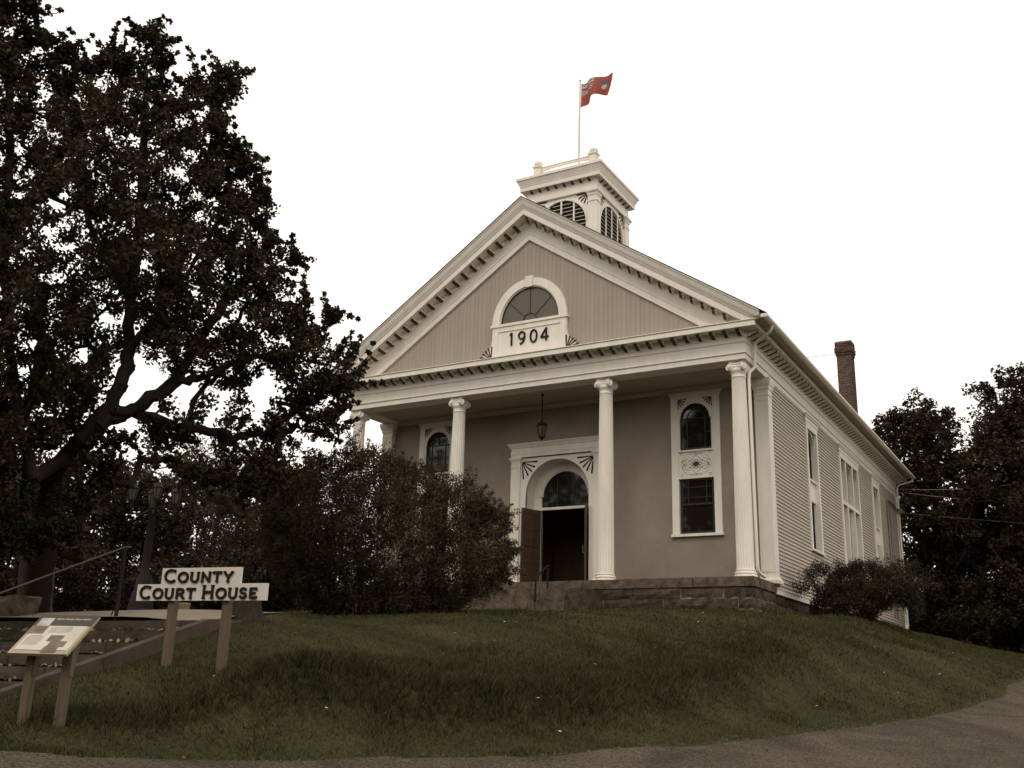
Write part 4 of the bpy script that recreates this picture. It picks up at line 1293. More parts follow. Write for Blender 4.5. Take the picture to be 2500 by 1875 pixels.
for q, (dx, dy) in enumerate(((0, -1), (1, 0))):
    for k in range(8):
        t = -1.05 + 2.1 * k / 7
        o = bpy.data.objects.new("modillion", cmod_me); COL.objects.link(o); o.parent = cup
        p = Vector((cx + t, cy - PH, 13.08)) if q == 0 else Vector((cx + PH, cy + t, 13.08))
        o.matrix_local = Matrix.Translation(p - wloc(cup)) @ Matrix.Rotation(q * pi / 2, 4, 'Z')
def cup_face(fn, front):
    iw = PH - .31
    r = iw - .05
    zs = 12.56 - r
    m = MB()
    m.band(arc(0, zs, r, 0, pi, 26), [((iw) * max(-1, min(1, 1.45 * cos(pi * k / 26))), 12.63 if 5 <= k <= 21 else zs + (12.63 - zs) * (k if k < 13 else 26 - k) / 5) for k in range(27)], fn, .075, .11)
    m.band(arc(0, zs, r - .05, 0, pi, 26), arc(0, zs, r, 0, pi, 26), fn, .045, .11)
    for s in (-1, 1):
        a, b = sorted((s * (r - .05), s * iw)); m.prism([(a, 10.1), (b, 10.1), (b, zs), (a, zs)], fn, .06, .11)
    part(m, "arch_panel", M['white'], cup)
    for s in (-1, 1):
        m = MB()
        fan(m, (s * (iw - .02), 12.61), radians(182) if s > 0 else radians(-2), radians(268) if s > 0 else radians(-88), 5, .03, .40, .034, .066, .074, fn)
        part(m, "fan_ornament", M['black'], cup)
    z = 10.6
    rr = r - .05
    while z < zs + rr - .05:
        hw = rr if z + .06 <= zs else sqrt(max(0.01, rr * rr - (z + .09 - zs) ** 2))
        m = MB()
        v = [fn(-hw, z, .07), fn(hw, z, .07), fn(hw, z + .016, .07), fn(-hw, z + .016, .07), fn(-hw, z + .07, .165), fn(hw, z + .07, .165), fn(hw, z + .086, .165), fn(-hw, z + .086, .165)]
        m.add(v, [(0, 1, 2, 3), (4, 7, 6, 5), (3, 2, 6, 7), (0, 4, 5, 1), (0, 3, 7, 4), (1, 5, 6, 2)])
        part(m, "louvre_slat", M['soffit'], cup)
        z += .135
    for x in (-.46, .0, .46):
        zt = zs + sqrt(rr * rr - x * x) - .01
        m = MB(); m.prism([(x - .028, 10.4), (x + .028, 10.4), (x + .028, zt), (x - .028, zt)], fn, .05, .0695); part(m, "mullion", M['white'], cup)
cup_face(lambda a, b, d: (cx + a, cy - PH + d, b), True)
cup_face(lambda a, b, d: (cx + PH - d, cy + a, b), False)
# parapet of the cupola roof
m = MB()
yf = cy - .97
for s in (-1, 1):
    m.box(cx + s * 1.03 - .12, cx + s * 1.03 + .12, yf - .12, yf + .12, 13.53, 14.07)
    m.box(cx + s * 1.03 - .16, cx + s * 1.03 + .16, yf - .16, yf + .16, 14.071, 14.125)
m.box(cx - .91, cx + .91, yf - .04, yf + .04, 13.985, 14.05)
m.box(cx - .95, cx + .95, yf - .055, yf + .055, 14.051, 14.073)
m.prism([(-.91, 13.93), (-.60, 13.984), (-.91, 13.984)], lambda a, b, d: (cx + a, d, b), yf - .05, yf + .05)
m.prism([(.91, 13.93), (.60, 13.984), (.91, 13.984)], lambda a, b, d: (cx + a, d, b), yf - .05, yf + .05)
part(m, "parapet", M['white'], cup)
for s in (-1, 1):
    m = MB(); m.cs = True
    m.lathe([(.02, 14.125), (.11, 14.13), (.12, 14.145), (.145, 14.18), (.15, 14.23), (.135, 14.28), (.10, 14.315), (.05, 14.335), (.0, 14.34)], (cx + s * 1.03, yf, 0), 20, cap=False)
    part(m, "ball_finial", M['white'], cup)

# --- chimney of single bricks
ch = sub("chimney", house, (-.88, 17.35, 7.6))
x0, x1, y0, y1 = -1.19, -.59, 17.05, 17.65
m = MB(); m.box(x0 + .012, x1 - .012, y0 + .012, y1 - .012, 7.0, 11.46); m.box(x0 - .04, x1 + .04, y0 - .04, y1 + .04, 11.47, 11.52); part(m, "mortar_core", M['bmortar'], ch)
m = MB(); m.box(-.095, .095, -.05, .05, -.029, .029); brick_me = m.mesh("brick", M['brick'])
nbr = 0
random.seed(11)
cs_ = .0765
nco = int((11.47 - 8.15) / cs_)
for c in range(nco):
    z = 11.47 - (c + .5) * cs_
    e = .045 if c < 3 else (.065 if c < 6 else (.03 if c == 6 else 0))
    a0, a1, b0, b1 = x0 - e, x1 + e, y0 - e, y1 + e
    pitch = .205
    for face in range(2):
        lo, hi = (a0, a1) if face == 0 else (b0, b1)
        st = lo + (.0 if (c + face) % 2 == 0 else -pitch / 2)
        u = st
        while u < hi - .03:
            u0, u1 = max(u, lo), min(u + pitch - .012, hi)
            if u1 - u0 > .04:
                o = bpy.data.objects.new("brick", brick_me); COL.objects.link(o); o.parent = ch
                uc, sc = (u0 + u1) / 2, (u1 - u0) / .19
                if face == 0: p = Vector((uc, b0 + .05 + random.uniform(-.002, .002), z)); rt = 0
                else: p = Vector((a1 - .05 + random.uniform(-.002, .002), uc, z)); rt = pi / 2
                o.matrix_local = Matrix.Translation(p - wloc(ch)) @ Matrix.Rotation(rt, 4, 'Z') @ Matrix.Diagonal((sc, 1, 1, 1))
                nbr += 1
            u += pitch
m = MB(); m.box(x0 - .035, x1 + .035, y0 - .035, y1 + .035, 10.90, 10.93); part(m, "band", M['dark'], ch)
for p, q in (((-1.15, 17.1, 11.0), (-4.2, 14.5, 10.2)), ((-1.15, 17.1, 10.1), (-2.5, 15.6, 8.75))):
    m = MB(); m.tube([p, q], .011, 5); part(m, "guy_wire", M['wire'])

# --- foundation: slab blocks, coursed stones, steps
fnd = sub("foundation", house, (XC, 1, -.5))
def rough_block(x0, x1, y0, y1, z0, z1, amp=.012, nx_=4, nz_=2, bulge=.012):
    m = MB()
    sx, sy, sz = max(2, nx_), max(2, nx_), nz_
    def pt(i, j, k):
        u, v, w = i / sx, j / sy, k / sz
        ed = min(u, 1 - u, 1) * min(w, 1 - w, 1)
        p = Vector((x0 + (x1 - x0) * u, y0 + (y1 - y0) * v, z0 + (z1 - z0) * w))
        b = bulge if (0 < i < sx or 0 < j < sy) and 0 < k < sz else 0
        if j == 0: p.y -= b + random.uniform(-amp, amp)
        if i == sx: p.x += b + random.uniform(-amp, amp)
        p.z += random.uniform(-amp, amp) * .5
        return p
    verts, ids = [], {}
    for i in range(sx + 1):
        for j in range(sy + 1):
            for k in range(sz + 1):
                if i in (0, sx) or j in (0, sy) or k in (0, sz):
                    ids[(i, j, k)] = len(verts); verts.append(pt(i, j, k))
    f = []
    for i in range(sx):
        for k in range(sz):
            f.append([ids[(i, 0, k)], ids[(i + 1, 0, k)], ids[(i + 1, 0, k + 1)], ids[(i, 0, k + 1)]])
            f.append([ids[(i, sy, k)], ids[(i, sy, k + 1)], ids[(i + 1, sy, k + 1)], ids[(i + 1, sy, k)]])
    for j in range(sy):
        for k in range(sz):
            f.append([ids[(sx, j, k)], ids[(sx, j + 1, k)], ids[(sx, j + 1, k + 1)], ids[(sx, j, k + 1)]])
            f.append([ids[(0, j, k)], ids[(0, j, k + 1)], ids[(0, j + 1, k + 1)], ids[(0, j + 1, k)]])
    for i in range(sx):
        for j in range(sy):
            f.append([ids[(i, j, sz)], ids[(i + 1, j, sz)], ids[(i + 1, j + 1, sz)], ids[(i, j + 1, sz)]])
            f.append([ids[(i, j, 0)], ids[(i, j + 1, 0)], ids[(i + 1, j + 1, 0)], ids[(i + 1, j, 0)]])
    m.add(verts, f)
    return m
random.seed(21)
for a, b in ((-13.05, -11.2), (-11.19, -8.45), (-8.44, -6.2), (-6.19, -4.62), (-4.61, -1.56), (-1.55, .0)):
    part(rough_block(a + .003, b - .003, -.018, 2.02, -.238, -.0, .006, 10, 2, .004), "slab", M['slab'], fnd)
m = MB(); m.box(-W + .1, -.062, .034, 2.02, -1.5, -.24); m.box(-.6, -.10, 2.02, L - .05, -1.5, -.27); m.box(-W + .08, -W + .5, .08, L - .05, -1.5, -.27); m.box(-W + .1, -.6, L - .5, L - .06, -1.5, -.27); part(m, "mortar_core", M['mortar'], fnd)
course = [(-.515, -.242, (-3.18, -1.9, -.78)), (-.785, -.525, (-4.05, -2.36, -2.11, -1.0, -.42)), (-1.20, -.797, (-3.6, -2.82, -2.18, -1.28, -.58))]
for z0, z1, js in course:
    ed = [-4.6] + list(js) + [-.045]
    for a, b in zip(ed[:-1], ed[1:]):
        part(rough_block(a + .014, b - (.014 if b < -.1 else 0), .020 + random.uniform(-.012, .012), .25, z0 + .006, z1 - .004, .016, 6, 3, .022), "stone", M['stone'], fnd)
    ed = [-13.0, -12.1, -10.9, -10.2, -8.97]
    for a, b in zip(ed[:-1], ed[1:]):
        part(rough_block(a + .009, b - .009, .03, .25, z0, z1), "stone", M['stone'], fnd)
    y = .27 if z0 < -.6 else .27
    while y < (9.5 if z0 > -1 else 6):
        ln = random.uniform(.55, 1.15)
        zt = z1 if z1 < -.3 else (-.242 if y < 1.9 else -.275)
        part(rough_block(-.30, -.05 + random.uniform(-.012, .012), y, y + ln - .026, z0 + .006, zt - .003, .016, 6, 3, .022), "stone", M['stone'], fnd)
        y += ln
stp = sub("steps", house, (DX, -.6, -.5))
for z0, z1, yf in ((-.44, -.215, -.36), (-.66, -.425, -.68), (-1.05, -.645, -1.02)):
    for a, b in ((-8.40, -7.1), (-7.09, -5.75), (-5.74, -4.66)):
        part(rough_block(a + .004, b - .004, yf, .02 if yf > -.5 else yf + .42, z0, z1, .005, 5, 2, .004), "step", M['slab'], stp)
for a, b in ((-8.95, -8.41), (-4.65, -4.10)):
    part(rough_block(a, b, -1.0, -.03, -1.25, -.30, .008, 4, 3, .006), "cheek_block", M['stone'], stp)

# --- rain pipes, conduits, flood lamp
m = MB(); m.cs = True
m.tube([(.70, .12, 6.44), (.69, .12, 6.36), (.64, .13, 6.27), (.45, .28, 6.24), (.20, .50, 6.22), (.11, .60, 6.16), (.075, .62, 6.05), (.075, .60, 5.70), (.07, .585, 5.52), (.03, .53, 5.44), (.0, .45, 5.38), (-.02, .38, 5.30), (-.03, .36, 5.15), (-.01, .34, 2.6), (.005, .34, .30), (.01, .34, .20), (.03, .42, .10), (.06, .62, .055), (.07, .70, .045)], .043, 12)
part(m, "downpipe", M['white'])
m = MB(); m.cs = True
m.tube([(-W - .70, .12, 6.44), (-W - .69, .12, 6.32), (-W - .60, .16, 6.22), (-W - .3, .38, 6.16), (-W - .05, .55, 6.10), (-W - .04, .56, 5.6), (-W - .04, .56, .2)], .043, 12)
part(m, "downpipe", M['white'])
m = MB(); m.cs = True
m.tube([(.70, L + .25, 6.44), (.69, L + .25, 6.33), (.5, L + .15, 6.26), (.16, L - .06, 6.14), (.08, L - .08, 6.0), (.075, L - .08, .1)], .04, 10)
part(m, "downpipe", M['white'])
for y, r in ((19.15, .035), (19.65, .03)):
    m = MB(); m.cs = True
    m.tube([(.03, y, .3), (.03, y, 5.0), (.05, y + .1, 5.08), (.06, y + .5, 5.10), (.06, L - .2, 5.0)], r, 8)
    part(m, "conduit", M['metal'])
m = MB(); m.box(.06, .22, L - .2, L + .1, 4.88, 5.08); m.cs = True; m.lathe([(.03, 0), (.07, .03), (.09, .12)], (.24, L - .05, 4.86), 12); part(m, "flood_lamp", M['metal'])
# ------------------------------------------------------------------ things on and about the building
LX, LY = XC, 1.05
lan = empty("hanging_lantern", (LX, LY, 4.25), "black glazed porch lantern on a long rod above the doorway", "lantern")
m = MB(); m.tube([(LX, LY, 5.66), (LX, LY, 4.86)], .014, 6); m.lathe([(.06, 5.62), (.05, 5.658)], (LX, LY, 0), 10); part(m, "rod", M['black'], lan)
m = MB(); m.lathe([(.02, 4.87), (.035, 4.83), (.05, 4.80), (.15, 4.745), (.185, 4.70), (.185, 4.685), (.14, 4.68)], (LX, LY, 0), 6); part(m, "cap", M['black'], lan)
m = MB()
for k in range(6):
    a = 2 * pi * k / 6
    m.tube([(LX + .145 * cos(a), LY + .145 * sin(a), 4.69), (LX + .15 * cos(a), LY + .15 * sin(a), 4.60), (LX + .085 * cos(a), LY + .085 * sin(a), 4.34)], .013, 5)
part(m, "cage", M['black'], lan)
m = MB(); m.lathe([(.13, 4.68), (.125, 4.60), (.07, 4.345)], (LX, LY, 0), 6); part(m, "glass", M['lampglass'], lan)
m = MB(); m.lathe([(.10, 4.35), (.09, 4.32), (.05, 4.31), (.03, 4.28), (.035, 4.255), (.01, 4.225)], (LX, LY, 0), 8); part(m, "finial", M['black'], lan)

pole = empty("flagpole", (cx, cy, 13.58), "white flagpole standing on the cupola roof", "flagpole")
m = MB(); m.cs = True
m.tube([(cx, cy, 13.5), (cx, cy, 15.4), (cx + .02, cy, 17.72)], [.042, .034, .022], 10); part(m, "shaft", M['white'], pole)
m = MB(); m.cs = True; m.lathe([(.0, 17.70), (.035, 17.72), (.04, 17.76), (.02, 17.80), (.0, 17.81)], (cx + .02, cy, 0), 10, cap=False); part(m, "cap", M['white'], pole)
m = MB(); m.tube([(cx + .055, cy - .02, 17.68), (cx + .05, cy - .03, 15.9), (cx + .045, cy - .02, 14.2)], .006, 4); part(m, "halyard", M['wire'], pole)

def flag_mesh():
    nu, nv = 64, 34
    m = MB()
    def P(u, v):
        x = cx + .055 + u * (1.34 - .32 * (1 - v) ** 1.3) + .015 * sin(9 * u + 2 * v)
        z = 17.60 - .95 * (1 - v) * (1 - .22 * u - .12 * sin(pi * u)) - .045 * sin(pi * u * 1.9) * (1 if v > .5 else .6) + .04 * u * v - .16 * max(0, u - .8) * v * 5 * (u - .8) * 4
        y = cy + .16 * sin(2 * pi * 1.35 * u + 1.6 * v) * min(1, u * 3) - .12 * u
        return (x, y, z)
    V = [P(i / nu, j / nv) for j in range(nv + 1) for i in range(nu + 1)]
    fs, ms = [], []
    for j in range(nv):
        for i in range(nu):
            u, v = (i + .5) / nu, (j + .5) / nv
            c = 0
            if u < .47 and v > .48:
                a, b = u / .47, (v - .48) / .52
                dx, dy = abs(a - .5) * 2, abs(b - .5)
                c = 2
                d1 = abs((b - .5) - (a - .5)); d2 = abs((b - .5) + (a - .5))
                if min(d1, d2) < .16: c = 1
                if min(d1, d2) < .055: c = 0
                if abs(a - .5) < .13 or abs(b - .5) < .19: c = 1
                if abs(a - .5) < .075 or abs(b - .5) < .11: c = 0
            du, dv = (u - .74) / .085, (v - .52) / .23
            if abs(du) < 1 and dv < 1 and dv > -1 + .8 * abs(du) ** 2:
                c = 1 if dv < .1 and abs(du) < .6 else 2
            fs.append((j * (nu + 1) + i, j * (nu + 1) + i + 1, (j + 1) * (nu + 1) + i + 1, (j + 1) * (nu + 1) + i)); ms.append(c)
    m.v = V; m.f = fs; m.m = ms; m.smooth = [True] * len(fs)
    return m
fl = flag_mesh().build("flag", [M['red'], M['flagwhite'], M['flagblue']])
tag(fl, "red ensign flag with a union canton and shield flying from the pole", "flag")

for lab, p, q, sag in (("upper service cable strung from the rear corner of the court house", (.06, L - .02, 5.98), (8.5, 19.6, 6.0), .35),
                       ("middle service cable sagging below the upper one", (.06, L, 5.85), (8.5, 19.6, 4.3), .12),
                       ("lowest and thinnest service cable in front of the maple trees", (.06, L, 4.95), (8.5, 19.6, 3.5), .06)):
    p, q = Vector(p), Vector(q)
    P_ = [p.lerp(q, k / 24) - Vector((0, 0, sag * 4 * (k / 24) * (1 - k / 24))) for k in range(25)]
    m = MB(); m.cs = True; m.tube(P_, .009 if 'thin' not in lab else .005, 6)
    tag(m.build("service_cable", M['wire']), lab, "cable", "service cables behind the building")

# ------------------------------------------------------------------ court house sign
SG = empty("name_sign", (-4.271, -14.888, -1.761), "white stepped board reading County Court House on two wooden posts", "sign", rz=.144)
fs_ = lambda a, b, d: (a, d, b)
m = MB(); m.box(0, 2.131, 0, .04, 0, .224); m.box(.395, 1.699, .001, .041, .2245, .441); m.build("board", M['trim'], SG, local=True)
for x0, x1, zb in ((.523, .622, -1.15), (1.419, 1.518, -1.05)):
    m = MB(); m.box(x0, x1, .042, .142, zb, .18 if True else 0); m.build("post", M['post'], SG, local=True)
def sign_text(txt, x0, x1, zb, hb, hs, first):
    tot, k = 0, 0
    ws = []
    for i, c in enumerate(txt):
        h = hb if i == 0 else hs
        ws.append(GL[c][0] * h)
    gap = .028
    tw = sum(ws) + gap * (len(txt) - 1)
    sc_ = (x1 - x0 - gap * (len(txt) - 1)) / sum(ws)
    x = x0
    for i, c in enumerate(txt):
        h = hb if i == 0 else hs
        mb, w = glyph(c, h, sc_, .031, -.022, -.001, fs_)
        shift(mb, (x, 0, zb)).build("letter", M['black'], SG, local=True)
        x += w + gap
sign_text("COUNTY", .452, 1.590, .246, .176, .136, True)
sign_text("COURT", .062, 1.000, .027, .176, .138, True)
sign_text("HOUSE", 1.105, 2.000, .027, .176, .138, True)

# ------------------------------------------------------------------ information panel
PX, PY, PZ, PHI, PW, PD, PT = -2.906, -17.656, -2.56, .31, .72, .66, .705
PN = empty("information_panel", (PX, PY, PZ), "tilted printed information panel with photographs on two square wooden posts", "information panel", rz=PHI)
def fp(a, b, d):                                # a across, b up the slope, d out of the face
    return (a, b * cos(PT) - d * sin(PT), b * sin(PT) + d * cos(PT))
def pl(x0, x1, y0, y1, d0, d1):
    m = MB(); m.prism([(x0, y0), (x1, y0), (x1, y1), (x0, y1)], fp, d0, d1); return m
pl(0, PW, 0, PD, -.025, .006).build("panel_board", M['panelframe'], PN, local=True)
pl(.0, PW, .475, PD, .0065, .012).build("header", M['paneldark'], PN, local=True)
pl(.045, PW - .03, .055, .470, .0065, .012).build("printed_sheet", M['panelpaper'], PN, local=True)
pl(.02, .215, .33, .46, .0125, .016).build("photo_print", M['panelphoto'], PN, local=True)
pl(.045, .205, .4605, .60, .0125, .016).build("sky_print", M['panelsky'], PN, local=True)
pl(.345, .515, .20, .30, .0125, .016).build("photo_print", M['panelphoto'], PN, local=True)
pl(.405, .605, .11, .20, .0125, .0162).build("photo_print", M['panelphoto'], PN, local=True)
pl(.385, .56, .02, .11, .0125, .0158).build("photo_print", M['panelphoto'], PN, local=True)
m = MB()
random.seed(4)
for bx, by, n_, w_ in ((.27, .445, 6, .26), (.075, .29, 9, .20)):
    for k in range(n_):
        y = by - k * .0185
        x = bx + (0.03 if k == 0 else 0)
        while x < bx + w_ - .02:
            ww = random.uniform(.012, .035)
            m.prism([(x, y), (x + ww, y), (x + ww, y + .006), (x, y + .006)], fp, .0125, .0135)
            x += ww + .007
m.build("text_lines", M['print'], PN, local=True)
cu = bpy.data.curves.new("title", 'FONT')
cu.body = "Albert County Court House"
cu.size = .043; cu.shear = .25; cu.offset = .0008
to = bpy.data.objects.new("title_tmp", cu); COL.objects.link(to)
dg = bpy.context.evaluated_depsgraph_get()
tm = bpy.data.meshes.new_from_object(to.evaluated_get(dg))
bpy.data.objects.remove(to)
tm.materials.clear(); tm.materials.append(M['panelpaper'])
for v in tm.vertices: v.co = fp(.225 + v.co.x * .86, .575 + v.co.y, .0138)
link("title", tm, PN)
for x0, x1 in ((.115, .20), (.555, .64)):
    m = MB()
    m.prism([(.18, -1.0), (.265, -1.0), (.265, .17), (.18, .105)], lambda a, b, d: (d, a, b), x0, x1)
    m.build("post", M['post'], PN, local=True)
for x0, x1 in ((.20, .218), (.64, .658)):
    m = MB()
    m.prism([(.19, -.22), (.255, -.22), (.33, .24), (.19, .11)], lambda a, b, d: (d, a, b), x0 + .0005, x1)
    m.build("bracket", M['post'], PN, local=True)

# ------------------------------------------------------------------ timber steps up to the path, with their kerb and hand rail
TS = empty("timber_steps", (-7.2, -15.3, -2.5), "old timber garden steps filled with gravel and leaf litter", "steps")
ns, ya, za, yb, zb = 7, -17.0, -3.06, -13.7, -1.94
random.seed(8)
for k in range(ns):
    y = ya + (yb - ya) * k / (ns - 1); z = za + (zb - za) * k / (ns - 1)
    x = -10.5
    while x < -4.36:
        x2 = min(x + random.uniform(1.6, 2.3), -4.32)
        part(rough_block(x + .006, x2 - .006, y + random.uniform(-.012, .012), y + .15, z - .155, z + random.uniform(-.008, .008), .006, 6, 2, .004), "timber", M['timber'], TS)
        x = x2
    if k < ns - 1:
        m = MB(); m.box(-10.5, -4.33, y + .14, y + .62, z - .30, z - .03 + .03 * (k % 2)); part(m, "gravel_bed", M['gravel'], TS)
V = []
rng = np.random.default_rng(9)
nl = 900
k = rng.integers(0, ns - 1, nl); uu = rng.uniform(.05, .95, nl)
lx = rng.uniform(-10.4, -4.4, nl); ly = ya + (yb - ya) * (k + uu) / (ns - 1); lz = za + (zb - za) * k / (ns - 1) + .02 + rng.uniform(0, .06, nl) * uu
for x, y, z in zip(lx, ly, lz):
    a = rng.uniform(0, 6.28); s = rng.uniform(.02, .05); t = rng.normal(0, .5, 2)
    c, d = np.array([cos(a), sin(a), t[0]]) * s, np.array([-sin(a), cos(a), t[1]]) * s * .6
    p = np.array([x, y, z])
    V += [p - c, p - d, p + c, p + d]
o = link("leaf_litter", arrays_mesh("leaf_litter", V, 4, M['litter'])); o.parent = TS
o.data.transform(Matrix.Translation(-Vector(TS.location))); o['kind'] = 'stuff'
def beam(p, q, w, h):
    p, q = Vector(p), Vector(q)
    d = (q - p).normalized(); s = d.cross(Vector((0, 0, 1))).normalized(); u = s.cross(d).normalized()
    m = MB(); m.obox((p + q) / 2 - u * h / 2, d * ((q - p).length / 2), s * w / 2, u * h / 2); return m
for p, q in (((-4.17, -17.9, -3.33), (-4.20, -15.45, -2.54)), ((-4.20, -15.44, -2.54), (-4.22, -13.6, -1.925)), ((-4.24, -13.58, -1.92), (-4.62, -12.55, -1.86))):
    part(beam(p, q, .17, .20), "kerb_beam", M['timber'], TS)
RL = empty("hand_rail", (-6.2, -13.6, -1.9), "thin iron hand rail sloping down beside the timber steps", "hand rail")
m = MB(); m.cs = True; m.tube([(-6.2, -13.6, -2.05), (-6.2, -13.6, -.79)], .03, 8); part(m, "post", M['black'], RL)
m = MB(); m.cs = True; m.tube([(-6.2, -13.6, -1.6), (-6.38, -13.55, -1.85), (-6.40, -13.55, -1.98)], .010, 6); part(m, "brace", M['black'], RL)
m = MB(); m.cs = True; m.tube([(-6.25, -13.45, -.76), (-6.2, -13.6, -.78), (-5.9, -14.7, -1.20), (-5.56, -16.07, -1.74), (-5.2, -17.4, -2.26)], .015, 8); part(m, "rail", M['ironrail'], RL)
m = MB(); m.cs = True; m.tube([(-5.25, -17.2, -3.4), (-5.25, -17.2, -2.18)], .028, 8); part(m, "post", M['black'], RL)
SR = empty("step_rail", (-6.2, -.9, -1), "dark pipe hand rail in the middle of the stone steps", "hand rail")
m = MB(); m.cs = True; m.tube([(-5.52, -1.0, -1.0), (-5.52, -1.0, -.02)], .028, 8); part(m, "post", M['black'], SR)
m = MB(); m.cs = True; m.tube([(-5.52, -1.12, -.10), (-5.52, -1.0, -.02), (-5.52, -.35, .38), (-5.52, -.25, .39)], .022, 8); part(m, "rail", M['black'], SR)
m = MB(); m.cs = True; m.tube([(-5.52, -.33, -.6), (-5.52, -.33, .38)], .024, 8); part(m, "post", M['black'], SR)

# ------------------------------------------------------------------ lamp post
lx, ly = -12.37, -7.87
lz0 = gz(lx, ly) + .05
LP = empty("lamp_post", (lx, ly, lz0), "tall black lamp post with a cluster of glazed lanterns beside the path", "lamp post")
m = MB(); m.cs = True
m.lathe([(.36, 0), (.36, .05), (.31, .07), (.28, .30), (.23, .62), (.19, .66), (.18, .95), (.105, 1.05), (.095, 1.3), (.075, 2.6), (.10, 2.63), (.06, 2.68), (.05, 3.05)], (lx, ly, lz0 - .03), 14); part(m, "post", M['black'], LP)
for k in range(4):
    a = radians(30.6 + 90 * k + 25)
    r = .50
    ex_, ey_ = lx + r * cos(a), ly + r * sin(a)
    zb = lz0 + 2.76 
    m = MB(); m.cs = True
    m.tube([(lx, ly, lz0 + 2.6), (lx + .25 * cos(a), ly + .25 * sin(a), lz0 + 2.42), (lx + .5 * cos(a), ly + .5 * sin(a), lz0 + 2.45), (ex_, ey_, zb - .1)], .026, 7); part(m, "arm", M['black'], LP)
    m = MB()
    m.lathe([(.03, -.10), (.05, -.06), (.065, -.02), (.072, 0)], (ex_, ey_, zb), 6)
    m.lathe([(.135, .26), (.14, .275), (.12, .295), (.055, .37), (.025, .39), (.02, .43), (.0, .445)], (ex_, ey_, zb), 6)
    for q in range(6):
        b = 2 * pi * q / 6
        m.tube([(ex_ + .072 * cos(b), ey_ + .072 * sin(b), zb), (ex_ + .125 * cos(b), ey_ + .125 * sin(b), zb + .27)], .011, 4)
    ln = part(m, "lantern", M['black'], LP)
    m = MB(); m.lathe([(.062, .0), (.115, .26)], (ex_, ey_, zb), 6); m.build("glass", M['lampglass'], ln)

# ------------------------------------------------------------------ small things by the path
def rock(name, c, s, label, cat, m_):
    m = MB(); m.cs = False
    rng = random.Random(hash(name) % 1000 + int(c[0] * 10))
    bm = bmesh.new()
    bmesh.ops.create_cube(bm, size=1)
    bmesh.ops.subdivide_edges(bm, edges=bm.edges, cuts=3, use_grid_fill=True)
    for v in bm.verts:
        n_ = v.co.normalized()
        v.co = Vector((v.co.x * s[0], v.co.y * s[1], v.co.z * s[2])) * (1 - .12 * (v.co.length - .5)) + Vector([rng.uniform(-.02, .02) for _ in range(3)])
    me = bpy.data.meshes.new(name); bm.to_mesh(me); bm.free()
    me.materials.append(m_)
    return tag(link(name, me, None, c), label, cat)
rock("stone_block", (-9.05, -13.36, gz(-9.05, -13.36) + .16), (.62, .45, .40), "grey squared stone block lying at the head of the timber steps", "stone", M['slab'])
# sawn stump
SX, SY = -4.85, -12.2
sz = gz(SX, SY)
ST = empty("tree_stump", (SX, SY, sz), "dark low tree stump at the edge of the pale path", "tree stump")
m = MB(); m.cs = True
rg = random.Random(2)
rings = []
for r_, z_ in ((.42, -.15), (.36, -.02), (.28, .12), (.255, .30)):
    rings.append([(SX + r_ * (1 + .10 * sin(3 * a + 1) + .05 * sin(7 * a)) * cos(a), SY + r_ * (1 + .10 * sin(3 * a + 1) + .05 * sin(7 * a)) * sin(a), sz + z_ + .02 * sin(2 * a)) for a in [2 * pi * k / 28 for k in range(28)]])
m.loft(rings, cap=False); part(m, "bark", M['bark'], ST)
m = MB(); m.add(rings[-1], [list(range(28))]); part(m, "sawn_top", M['timber'], ST)
m = MB(); m.cs = True; m.lathe([(.10, 0), (.125, .02), (.14, .30), (.15, .31), (.15, .33), (.135, .33)], (0, 0, 0), 14)
bk = m.build("pail", M['panelframe']); bk.location = (-12.3, -6.6, gz(-12.3, -6.6) + .05); tag(bk, "small pale pail standing behind the lamp post", "pail")
# ------------------------------------------------------------------ trees and bushes
def grow(tips, seeds, seed_par, jitter, rng, sub_n=2):
    """joins scattered tips to a skeleton: each tip reaches for the nearest wood already there."""
    pos = [np.array(p, float) for p in seeds]
    par = list(seed_par)
    P = np.array(pos)
    root = P[0]
    order = np.argsort(np.linalg.norm(tips - root, axis=1))
    cap_ = len(P) + len(tips) * (sub_n + 1)
    A = np.zeros((cap_, 3)); A[:len(P)] = P
    n = len(P)
    tipnode = []
    for t in order:
        q = tips[t]
        d = np.linalg.norm(A[:n] - q, axis=1)
        d = d + 0.25 * np.maximum(0, np.linalg.norm(A[:n] - root, axis=1) - np.linalg.norm(q - root))
        j = int(np.argmin(d))
        a = A[j].copy()
        prev = j
        for k in range(1, sub_n + 2):
            f = k / (sub_n + 1)
            p = a + (q - a) * f
            if k <= sub_n:
                p = p + rng.normal(0, jitter, 3) * np.linalg.norm(q - a) + np.array([0, 0, -.06]) * np.linalg.norm(q - a) * f * (1 - f)
            A[n] = p; par.append(prev); prev = n; n += 1
        tipnode.append(prev)
    A = A[:n]
    par = np.array(par)
    cnt = np.zeros(n)
    for t in tipnode: cnt[t] += 1
    for i in range(n - 1, 0, -1):
        if par[i] >= 0: cnt[par[i]] += cnt[i]
    return A, par, np.maximum(cnt, 1)

